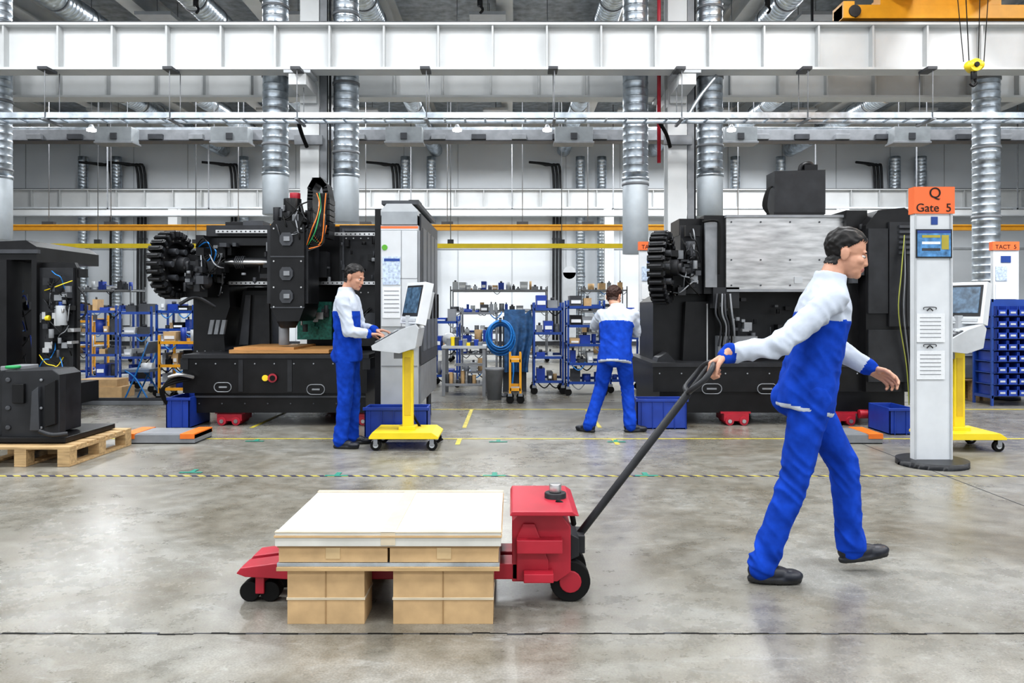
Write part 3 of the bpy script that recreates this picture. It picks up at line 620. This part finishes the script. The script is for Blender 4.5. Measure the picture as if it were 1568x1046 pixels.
# bins rack right
b=B(); d=10.8; x0=X(1520,d); x1=x0+1.4; zr=Z(458,d)
for x in (x0,x1): b.box(x-.015,x+.015,d,d+.03,0,zr,BLUEF); b.box(x-.015,x+.015,d+.42,d+.45,0,zr,BLUEF); b.box(x-.01,x+.01,d,d+.45,.10,.14,BLUEF); b.box(x-.01,x+.01,d,d+.45,zr-.04,zr,BLUEF)
b.box(x0,x1,d+.43,d+.45,.1,zr,BLUEF)
for r_ in range(8):
    z=.15+r_*.155; b.box(x0,x1,d,d+.43,z-.02,z-.01,BLUEF)
    x=x0+.04
    while x<x1-.12:
        b.prism([(x,z),(x,z+.07),(x+.13,z+.07),(x+.13,z)],d-.05,d-.04,BLUEB); b.box(x,x+.008,d-.05,d+.4,z,z+.12,BLUEB);b.box(x+.122,x+.13,d-.05,d+.4,z,z+.12,BLUEB); b.box(x,x+.13,d-.05,d+.4,z-.008,z,BLUEB)
        b.box(x+.03,x+.10,d-.054,d-.05,z+.02,z+.045,LGREY); x+=.142
b.done('parts_bin_rack')
# workbench + bin + hose + tarp
b=B(); d=12.0; zt=Z(530,d)
b.box(X(676,d),X(745,d),d,d+.7,zt-.04,zt,LGREY)
for px in (679,741):
    for y in (d+.03,d+.65): b.box(X(px,d)-.025,X(px,d)+.025,y-.02,y+.02,0,zt-.04,MGREY)
b.box(X(680,d),X(741,d),d+.05,d+.65,.15,.18,MGREY); b.box(X(695,d),X(742,d),d+.1,d+.5,.45,.47,MGREY)
rr=random.Random(5)
for k in range(9): x=X(683+k*6,d); h=rr.uniform(.05,.2); b.cyl((x,d+.2,.18),(x,d+.2,.18+h),.03,[DGREY,KRAFT,STEEL][k%3]); b.box(x,x+.07,d+.1,d+.25,zt,zt+rr.uniform(.03,.14),[MGREY,YEL,DGREY,BLUEB][k%4])
b.ell((X(686,d),d+.2,zt+.1),(.1,.1,.1),LGREY); b.done('workbench',.003)
b=B(); x=X(757,11.6); b.lathe((x,11.6,0),(0,0,1),[(0,.02),(0.0,.10),(.42,.13),(.43,.14),(.46,.14),(.46,.12),(.3,.11)],MGREY); b.done('waste_bin')
b=B(); c=P(766,512,12.0)
for k in range(9):
    pts=[]
    for j in range(17): t=2*math.pi*j/16; r=.17+.02*math.sin(k*2.1)+.004*k; pts.append(c+V((r*math.cos(t)+.012*math.sin(k),(k-4)*.018,r*1.15*math.sin(t)-.01*k)))
    b.tube(pts,.013,HOSE)
b.tube([c+V((.1,0,-.18)),c+V((.16,.05,-.3)),c+V((.2,0,-.5)),c+V((.18,0,-.78))],.012,HOSE)
b.cyl(c+V((0,.12,.2)),c+V((0,-.1,.2)),.02,DGREY); b.box(c.x-.02,c.x+.02,c.y+.1,c.y+.14,0,c.z+.25,DGREY); b.box(c.x-.2,c.x+.2,c.y-.1,c.y+.3,0,.02,DGREY); b.done('air_hose_reel_stand')
b=B(); vs=[];fs=[];nx,nz=20,14
for j in range(nz+1):
    for i in range(nx+1):
        u=i/nx;v=j/nz; vs.append((X(772,12.6)+u*.42+.04*math.sin(v*5)*u,12.6+.06*math.sin(u*22+v*3)*v,1.32-v*1.0-.12*math.sin(u*3.1)*(1-v)))
for j in range(nz):
    for i in range(nx): a=j*(nx+1)+i; fs.append((a,a+1,a+nx+2,a+nx+1))
b.add(vs,fs,TEAL,True); b.box(X(770,12.7),X(806,12.7),12.7,13.3,0,1.2,DGREY); b.box(X(773,12.7),X(804,12.7),12.72,13.25,1.2,1.31,TEAL); b.done('tarp_covered_equipment')
b=B(); b.box(X(135,12.2),X(206,12.2),11.8,12.2,0,.16,KRAFT); b.box(X(140,12.2),X(198,12.2),11.82,12.18,.16,.27,KRAFT); b.box(X(135,12.2),X(206,12.2),11.97,12.03,.158,.163,KRAFTL); b.done('cardboard_box')
b=B(); d=11.0;o=X(208,d)
for y in (d,d+.4):
    b.tube([(o-.18,y,.01),(o,y,.42),(o+.17,y,.86)],.012,HOSE); b.tube([(o+.2,y,.01),(o,y,.35),(o-.15,y,.46)],.012,HOSE)
b.box(o-.2,o+.18,d,d+.42,.44,.48,mat('chair_seat',(.15,.19,.26),.6)); b.obox((o+.14,d+.2,.78),(.02,.42,.18),Matrix.Rotation(.35,3,'Y'),mat('chair_seat',(0,0,0)))
b.cyl((o+.0,d+.2,.5),(o+.15,d+.2,.5),.06,PAPER); b.done('folding_chair')
b=B(); d=11.5; GC=mat('grey_crate',(.20,.21,.22),.5)
b.box(X(1460,d),X(1512,d),d,d+.6,Z(579,d),Z(558,d),GC); b.box(X(1464,d),X(1508,d),d+.1,d+.5,Z(558,d),Z(541,d),GC); b.pb(1466,1507,543,545,d+.08,.03,LGREY)
for k in range(4): b.pb(1462+k*14,1465+k*14,558,579,d-.02,.03,MGREY)
b.box(X(1462,d),X(1482,d),d+.15,d+.45,Z(541,d),Z(525,d),KRAFT)
b.done('storage_crate'); 
b=B(); x0,x1=X(1458,d),X(1514,d);zt=Z(580,d)-.002
for k in range(5): b.box(x0,x1,d-.05+k*.15,d+.07+k*.15,zt-.02,zt,WOOD)
for xx in (x0,(x0+x1)/2,x1-.1):
    for yy in (d-.05,d+.25,d+.55): b.box(xx,xx+.1,yy,yy+.12,.02,zt-.02,WOOD)
    b.box(xx,xx+.1,d-.05,d+.67,0,.02,WOOD)
b.done('wooden_pallet')
for px0,px1,s in ((60,200,1),(320,420,2),(690,838,3),(890,960,4),(1100,1200,5)):
    trolley(px0,px1,20,1.9,4,40+s,dep=.8,name='storage_rack',fm=MGREY,cl=(LGREY,MGREY,KRAFT,BLUEB,DGREY))
b=B(); b.box(X(862,27.5),X(882,27.5),27.5,28.0,.2,2.6,LGREY); b.cyl((X(872,27.5),27.5,2.6),(X(872,27.5),28.0,2.6),.225,LGREY); b.box(X(864,27.5),X(880,27.5),27.55,27.95,0,.2,DGREY); b.done('water_tank')

# ---------------------------------------------------------------- cart
b=B()
xl,xr=X(425,3.3),X(765,3.3)
SEAM=mat('cardboard_dark_seam',(.30,.19,.09),.8)
for (a,c) in ((440,558),(602,755)):
    b.box(X(a,3.3),X(c,3.3),3.3,3.48,0.0,.225,KRAFT); b.box(X(a,3.3),X(c,3.3),3.86,4.03,0.0,.225,KRAFT)
    b.box(X(a,3.3)-.003,X(c,3.3)+.003,3.297,3.485,.10,.110,KRAFTL)
    b.box(X((a+c)/2-1,3.3),X((a+c)/2+1,3.3),3.298,3.3,0,.225,SEAM)
b.box(xl,xr,3.28,4.05,.225,.24,WOOD); b.box(xl,xr,3.29,4.04,.24,.255,GALV)
LID=mat('white_board_lid',(.52,.51,.47),.75,var=.10,scale=7)
for i in range(2):
    x0=xl+.005+i*(xr-xl)/2; x1=x0+(xr-xl)/2-.01
    b.box(x0,x1,3.3,4.03,.256,.318,KRAFT)
    b.box((x0+x1)/2-.03,(x0+x1)/2+.03,3.297,4.033,.27,.318,mat('packing_tape',(.50,.37,.21),.3))
b.box(xl,xr,3.293,4.037,.318,.326,SEAM); b.box(xl-.006,xr+.006,3.285,4.045,.326,.362,LID); b.box(xl-.01,xr+.01,3.28,4.05,.362,.370,KRAFT)
b.box(xl-.006,xr+.006,3.285,4.045,.370,.382,LID)
for yy in (3.283,4.012): b.box(xl-.008,xr+.008,yy,yy+.035,.3815,.386,KRAFTL)
b.box((xl+xr)/2-.03,(xl+xr)/2+.03,3.283,4.047,.33,.3845,KRAFTL)
for k in range(2): b.box(xl+.10+k*.48,xl+.34+k*.48,3.42,3.74,.382,.3835,PAPER)
b.done('palletised_carton_load',.002)
b=B()
for y0 in (3.52,3.70):
    b.prism([(-1.18,.12),(-1.22,.135),(-1.2,.16),(-1.05,.18),(.12,.18),(.12,.11),(-1.0,.11)],y0,y0+.13,RED)
    for xx in (-1.08,-1.17): b.cyl((xx,y0+.03,.045),(xx,y0+.10,.045),.045,RUB,n=20)
    b.box(-1.14,-1.1,y0+.015,y0+.03,.04,.14,RED); b.box(-1.14,-1.1,y0+.10,y0+.115,.04,.14,RED)
b.prism([(.0,.10),(.0,.37),(.05,.42),(.2,.42),(.26,.34),(.26,.14),(.20,.10)],3.52,3.83,RED)
b.prism([(.26,.30),(.30,.28),(.30,.2),(.26,.18)],3.56,3.79,BLACK2)
for y in (3.50,3.82): b.prism([(.02,.11),(.02,.3),(.05,.36),(.1,.36),(.16,.2),(.16,.11)],y,y+.03,RED)
b.box(.02,.22,3.46,3.89,.24,.30,RED); b.prism([(-.01,.415),(.0,.435),(.26,.435),(.29,.415)],3.42,3.93,RED); b.box(.05,.18,3.44,3.91,.12,.16,RED)
b.cyl((.2,3.68,.15),(.2,3.68,.46),.05,BLACK2); b.cyl((.2,3.68,.46),(.2,3.68,.50),.028,STEEL); b.tube([(.2,3.6,.44),(.26,3.58,.40),(.28,3.6,.33)],.012,RUB)
for y in (3.58,3.78): b.cyl((.26,y-.03,.09),(.26,y+.03,.09),.09,RUB,n=28); b.cyl((.26,y-.035,.09),(.26,y+.035,.09),.05,RED)
b.box(.2,.33,3.6,3.76,.2,.28,BLACK2)
HW=V((.81,3.66,.92))
b.cyl((.3,3.68,.25),HW,.018,BLACK2); b.tube([HW,HW+V((.0,-.06,.02)),HW+V((.05,-.1,.07)),HW+V((.09,-.08,.12)),HW+V((.11,0,.14)),HW+V((.09,.08,.12)),HW+V((.05,.1,.07)),HW+V((0,.06,.02)),HW],.013,BLACK2)
b.cyl(HW,HW+V((.09,0,.12)),.010,BLACK2)
b.done('hand_pallet_truck',.004)

# ---------------------------------------------------------------- people
def remesh_add(dst,src,vox,it,fn,disp=None,post=None):
    me=src.mesh('tmp'); ob=bpy.data.objects.new('tmp',me); bpy.context.scene.collection.objects.link(ob)
    r=ob.modifiers.new('r','REMESH'); r.mode='VOXEL'; r.voxel_size=vox; r.use_smooth_shade=True
    s=ob.modifiers.new('s','SMOOTH'); s.iterations=it; s.factor=.5
    bpy.context.view_layer.update()
    me2=bpy.data.meshes.new_from_object(ob.evaluated_get(bpy.context.evaluated_depsgraph_get()))
    co=[]
    for v in me2.vertices:
        p=v.co.copy()
        if disp: p+=v.normal*disp(v.co)
        if post: p=post(p)
        co.append(p)
    fs=[tuple(p.vertices) for p in me2.polygons]; ms=[]
    for p in me2.polygons: ms.append(fn(me2.vertices[p.vertices[0]].co*.5+me2.vertices[p.vertices[2 if len(p.vertices)>2 else 1]].co*.5))
    dst.add(co,fs,ms,True); bpy.data.objects.remove(ob)
def segd(p,a,b):
    ab=b-a; t=max(0,min(1,(p-a).dot(ab)/ab.length_squared)); return (p-(a+ab*t)).length
def human(name,J,vox=.01,hair=HAIR,hs=1.0):
    dst=B(); up=(J['neck']-J['pel']).normalized(); S=J['side'].normalized(); S=(S-up*S.dot(up)).normalized(); Fw=S.cross(up)
    def wr(amp,foc):
        def f(p):
            w=.28
            for c,r in foc: w=max(w,1.2-(p-c).length/r)
            a=noise.noise(V((p.x*12+p.z*8,p.y*12-p.z*6,p.z*9+p.x*7))); c2=noise.noise(V((p.x*30+5+p.z*12,p.y*30,p.z*20)))
            rg=1-abs(a)*3.6
            return amp*min(w,1.15)*(rg*.9+.4*c2)-.001
        return f
    s=B(); pl=J['pel']; foc=[]
    s.loft([(pl-up*.10,.12,.095),(pl-up*.04,.155,.112),(pl+up*.08,.160,.112),(pl+up*.15,.15,.105)],S,Fw,BLACK)
    for k in 'LR':
        h,kn,an=J['hip'+k],J['knee'+k],J['ank'+k]
        low=an+(an-kn).normalized()*.03
        s.limb([h,h.lerp(kn,.45),kn,kn.lerp(an,.35),low],[.098,.087,.069,.069,.060])
        s.cyl(kn.lerp(an,.6),low,.064,BLACK,.070,n=18); foc+=[(kn,.18),(an+V((0,0,.06)),.16),(h,.2)]
    s.ell(pl-up*.06-Fw*.035,(.13,.10,.1),BLACK)
    remesh_add(dst,s,vox,4,lambda p:CBLUE,wr(.010,foc))
    s=B(); Ln=(J['neck']-pl).length; foc=[(pl+up*.1,.22)]
    s.loft([(pl+up*(t*Ln),rx,ry) for t,rx,ry in ((-.22,.178,.138),(-.17,.184,.142),(0,.180,.136),(.25,.168,.126),(.45,.178,.128),(.65,.188,.130),(.80,.186,.118),(.90,.15,.100),(1.0,.090,.080),(1.08,.070,.072))],S,Fw,BLACK)
    for k in 'LR':
        sh,el,w=J['sh'+k],J['el'+k],J['wr'+k]
        s.limb([sh,sh.lerp(el,.5),el,el.lerp(w,.5),w],[.066,.061,.054,.050,.042]); s.cyl(el.lerp(w,.85),w,.045,BLACK,.046,n=18)
        s.limb([J['neck']-up*.045,sh],[.055,.054]); foc+=[(el,.17),(sh-up*.08,.15),(w,.1)]
    yoke=.66*Ln
    def jm(p):
        t=(p-pl).dot(up)
        if J.get('hem') and t<-.18*Ln: return CWHITE
        dt=segd(p,pl,J['neck'])
        for k in 'LR':
            sh,el,w=J['sh'+k],J['el'+k],J['wr'+k]
            qf=segd(p,el,w); qu=segd(p,sh.lerp(el,.3),el)
            if (p-w).length<.052: return CBLUE
            if qf<.068 and dt>.12: return CWHITE
            if qu<.071 and dt>.13: return CWHITE
            if (p-sh).length<.11: return CWHITE
        return CWHITE if t>yoke else CBLUE
    remesh_add(dst,s,vox,5,jm,wr(.011,foc))
    SH=mat('safety_shoe_black',(.010,.012,.02),.45); SO=mat('shoe_sole',(.02,.02,.02),.7)
    for k in 'LR':
        an=J['ank'+k]; T=J['toe'+k].normalized(); U=J.get('fup'+k,V((0,0,1))); U=(U-T*U.dot(T)).normalized(); R=Matrix((T,U.cross(T),U)).transposed()
        s=B(); s.ell(an-T*.015-U*.035,(.058,.040,.045),BLACK,R); s.ell(an+T*.05-U*.045,(.08,.042,.036),BLACK,R); s.ell(an+T*.125-U*.055,(.065,.047,.030),BLACK,R); s.cyl(an-U*.03,an+U*.04,.042,BLACK)
        s.loft([(an+T*.055-U*.088,.125,.040),(an+T*.055-U*.066,.130,.043)],T,U.cross(T),BLACK)
        remesh_add(dst,s,.006,3,lambda p:SO if (p-an).dot(U)<-.07 else SH)
    hc=J['head']; fd=J['face'].normalized(); hu=J.get('hup',V((0,0,1))); hu=(hu-fd*hu.dot(fd)).normalized(); hr=fd.cross(hu); R=Matrix((hr,fd,hu)).transposed(); Ri=R.transposed()
    s=B()
    def E(c,r): s.ell(hc+R@(V(c)*hs),[q*hs for q in r],BLACK,R,20)
    E((0,-.012,.035),(.076,.094,.086)); E((0,.02,-.03),(.062,.072,.078)); E((0,.040,-.07),(.048,.045,.042)); E((0,.068,-.090),(.023,.02,.02))
    E((0,.078,.02),(.045,.012,.012)); E((.038,.062,-.022),(.022,.022,.02)); E((-.038,.062,-.022),(.022,.022,.02))
    s.limb([hc+R@V((0,.085,.008))*hs,hc+R@V((0,.093,-.022))*hs,hc+R@V((0,.096,-.032))*hs],[.009,.011,.012]); E((.011,.089,-.035),(.009,.01,.007)); E((-.011,.089,-.035),(.009,.01,.007))
    E((0,.085,-.058),(.024,.012,.006)); E((0,.083,-.068),(.02,.012,.007))
    for sx in(-1,1): E((sx*.078,-.012,-.008),(.010,.020,.032)); E((sx*.083,-.018,.0),(.006,.018,.024))
    nb=J['neck']-up*.02; s.limb([nb,nb.lerp(hc+R@V((0,-.03,-.03)),.6),hc+R@V((0,-.02,-.02))],[.062,.055,.055])
    def isH(p):
        q=Ri@(p-hc)/hs
        if abs(q.x)>.074 and q.z<.028 and q.y>-.045: return False
        if q.y>.045: return q.z>.070+.004*math.sin(q.x*160)
        if q.y>-.0: return q.z>.03+(q.y/.045)*.038
        if q.y>-.035: return q.z>-.01-(q.y/-.035)*.03
        return q.z>-.065
    def hd(p):
        if isH(p):
            q=Ri@(p-hc)/hs
            return .006+.006*max(0,min(1,(q.z-.02)/.06))+.006*noise.noise(V((q.x*90,q.y*35,q.z*60)))
        return 0.
    def fm(p):
        if isH(p): return hair
        q=Ri@(p-hc)/hs
        if q.y>.080 and -.073<q.z<-.053 and abs(q.x)<.022: return LIP
        return SKIN
    remesh_add(dst,s,.0045,3,fm,hd)
    for sx in(-1,1):
        dst.ell(hc+R@V((sx*.031,.073,.0))*hs,(.0125,.0125,.0075),EYEW,R,12); dst.ell(hc+R@V((sx*.031,.082,-.001))*hs,(.006,.005,.0055),HAIR,R,10)
        dst.ell(hc+R@V((sx*.032,.0825,.019))*hs,(.017,.006,.0035),HAIR,R,12); dst.ell(hc+R@V((sx*.031,.0805,.008))*hs,(.015,.006,.0035),SKIN,R,12)
    for k in 'LR':
        w=J['wr'+k]; D,Np,curl=J['hand'+k]; D=D.normalized(); Np=(Np-D*Np.dot(D)).normalized()
        T=D.cross(Np)*(1 if k=='R' else -1)
        s=B(); base=[]
        s.limb([w-D*.03,w+D*.01],[.028,.027])
        for i in range(4):
            o=.031-.0205*i; bs=w+D*(.088-.004*abs(i-1))+T*o; base.append(bs); s.limb([w+D*.01+T*o*.55,bs],[.016,.0125])
        s.ell(w+D*.045+T*.022+Np*.008,(.018,.018,.018),BLACK)
        Ls=[.95,1.08,1.0,.8]
        for i in range(4):
            p=base[i]; a=0; pts=[p]
            for j,l in enumerate((.042,.027,.021)):
                a+=curl*(1+.08*i)*(.8 if j==0 else 1); dr=D*math.cos(a)+Np*math.sin(a)+T*(.03*(1.5-i)); p=p+dr*l*Ls[i]; pts.append(p)
            s.limb(pts,[.0105,.0095,.0085,.0072])
        p=w+D*.025+T*.026+Np*.006; d1=(D*.7+T*.62+Np*.35).normalized(); p2=p+d1*.042; d2=(D*.8+T*.25+Np*(.35+.3*curl)).normalized(); p3=p2+d2*.032; p4=p3+(D*.8+Np*(.4+.5*curl)-T*.1).normalized()*.024
        s.limb([p,p2,p3,p4],[.014,.0115,.0100,.008])
        remesh_add(dst,s,.0036,1,lambda p:SKIN)
    if 'extra' in J: J['extra'](dst)
    return dst.done(name)

# worker at console (faces +X, left side is +Y)
y=7.60; XX=lambda px:X(px,7.6); ZZ=lambda py:Z(py,7.6)
pel=V((XX(532),y,.93)); neck=V((XX(530),y,1.475))
def ex1(b):
    c=V((XX(531),y-.158,.80)); b.obox(c,(.07,.012,.09),Matrix.Rotation(.15,3,'Y'),PAPER)
human('factory_worker',dict(pel=pel,neck=neck,head=V((XX(543),y-.01,1.612)),face=V((.93,-.25,-.30)),side=V((-.12,1,0)),
    shL=neck+V((.03,.18,-.075)),shR=neck+V((-.0,-.18,-.075)),
    elL=V((XX(545),y+.24,1.13)),elR=V((XX(542),y-.24,1.10)),wrL=V((XX(571),y+.10,1.105)),wrR=V((XX(568),y-.13,1.075)),
    handL=(V((1,0,.0)),V((0.1,0,-1)),.32),handR=(V((1,.15,-.02)),V((.1,0,-1)),.32),
    hipL=pel+V((0,.09,-.03)),hipR=pel+V((0,-.09,-.03)),kneeL=V((XX(537),y+.12,.50)),kneeR=V((XX(532),y-.10,.50)),
    ankL=V((XX(535),y+.14,.09)),ankR=V((XX(525),y-.10,.09)),toeL=V((1,.15,0)),toeR=V((1,-.2,0)),extra=ex1),.009)
# walker pulling truck
y=3.88; XX=lambda px:X(px,3.88)
pel=V((XX(1236),y,.925)); neck=V((XX(1270),y,1.44))
g=HW+V((.10,-.0,.13))
wr=g+V((.075,-.02,.05))
human('factory_worker',dict(pel=pel,neck=neck,head=V((XX(1296),y,1.573)),face=V((.93,-.28,-.22)),side=V((.22,1,0)),hem=True,
    shL=neck+V((.01,.18,-.075)),shR=neck+V((-.05,-.18,-.085)),
    elR=V((1.215,y-.24,1.135)),wrR=wr,handR=((g-wr),V((-.3,.0,-1)),.95),
    elL=V((XX(1305),y+.27,1.12)),wrL=V((XX(1357),y+.18,1.00)),handL=(V((.8,-.1,-.35)),V((-.35,-.6,-.6)),.55),
    hipL=pel+V((.01,.09,-.03)),hipR=pel+V((-.01,-.09,-.03)),
    kneeR=V((XX(1206),y-.09,.49)),ankR=V((XX(1160),y-.08,.094)),toeR=V((1,-.08,.0)),
    kneeL=V((XX(1305),y+.1,.53)),ankL=V((XX(1316),y+.10,.135)),toeL=V((1,.05,.14)),fupL=V((-.14,0,1))),.0075)
# worker stepping beside the right machine (back to camera)
y=8.55; XX=lambda px:X(px,y); ZZ=lambda py:Z(py,y)
pel=V((XX(942),y,.835)); neck=V((XX(948),y+.13,1.325))
human('factory_worker',dict(pel=pel,neck=neck,head=V((XX(944),y+.22,1.445)),face=V((.55,.75,-.35)),side=V((-1,.35,0)),hem=True,
    shL=neck+V((-.17,.05,-.075)),shR=neck+V((.17,-.04,-.075)),
    elL=V((XX(915),y+.33,1.12)),wrL=V((XX(935),y+.44,1.26)),handL=(V((.6,.4,.5)),V((.5,-.5,-.2)),.6),
    elR=V((XX(978),y+.20,1.05)),wrR=V((XX(982),y+.38,1.20)),handR=(V((.1,.7,.4)),V((-.1,.3,-.8)),.5),
    hipL=pel+V((-.085,.03,-.03)),hipR=pel+V((.085,-.03,-.03)),kneeL=V((XX(922),y+.10,.46)),kneeR=V((XX(962),y+.08,.46)),
    ankL=V((XX(902),y-.05,.09)),ankR=V((XX(964),y-.05,.09)),toeL=V((-.6,.6,0)),toeR=V((.95,.15,0))),.009,hair=HAIRB)

# ---------------------------------------------------------------- lights
for yy,en in ((-4,150),(1.0,150),(6.3,150),(8.6,125),(16.9,140),(21.0,140),(24.6,190)):
    for xx in (-12.4,-7.3,-4.4,-.5,3.55,6.25,8.8,12.4):
        L=bpy.data.lights.new('ceiling_light','AREA'); L.shape='RECTANGLE'; L.size=.7; L.size_y=1.4; L.energy=en; L.color=(.96,.98,1)
        o=bpy.data.objects.new('ceiling_light_lamp',L); o.location=(xx,yy,7.28); bpy.context.scene.collection.objects.link(o)
        b=B(); b.box(xx-.37,xx+.37,yy-.73,yy+.73,7.30,7.37,LGREY); b.cyl((xx,yy-.5,7.37),(xx,yy-.5,8),.008,MGREY,n=6); b.cyl((xx,yy+.5,7.37),(xx,yy+.5,8),.008,MGREY,n=6)
        f=b.done('ceiling_light'); o.parent=f
w=bpy.data.worlds.new('world'); bpy.context.scene.world=w; w.use_nodes=True
bg=w.node_tree.nodes['Background']; bg.inputs[0].default_value=(.90,.95,1,1); bg.inputs[1].default_value=1.25

cam=bpy.data.cameras.new('camera'); cam.sensor_width=36; cam.lens=F/1568*36; cam.shift_y=-(523-475)/1568
co=bpy.data.objects.new('camera',cam); co.location=(0,0,1.3); co.rotation_euler=(math.pi/2,0,0); bpy.context.scene.collection.objects.link(co); bpy.context.scene.camera=co
sc=bpy.context.scene
sc.view_settings.view_transform='Standard'; sc.view_settings.exposure=0.05
for lk in ('Medium High Contrast','Standard - Medium High Contrast','High Contrast'):
    try: sc.view_settings.look=lk; break
    except Exception as e: print(e)
print('LOOK',sc.view_settings.look)
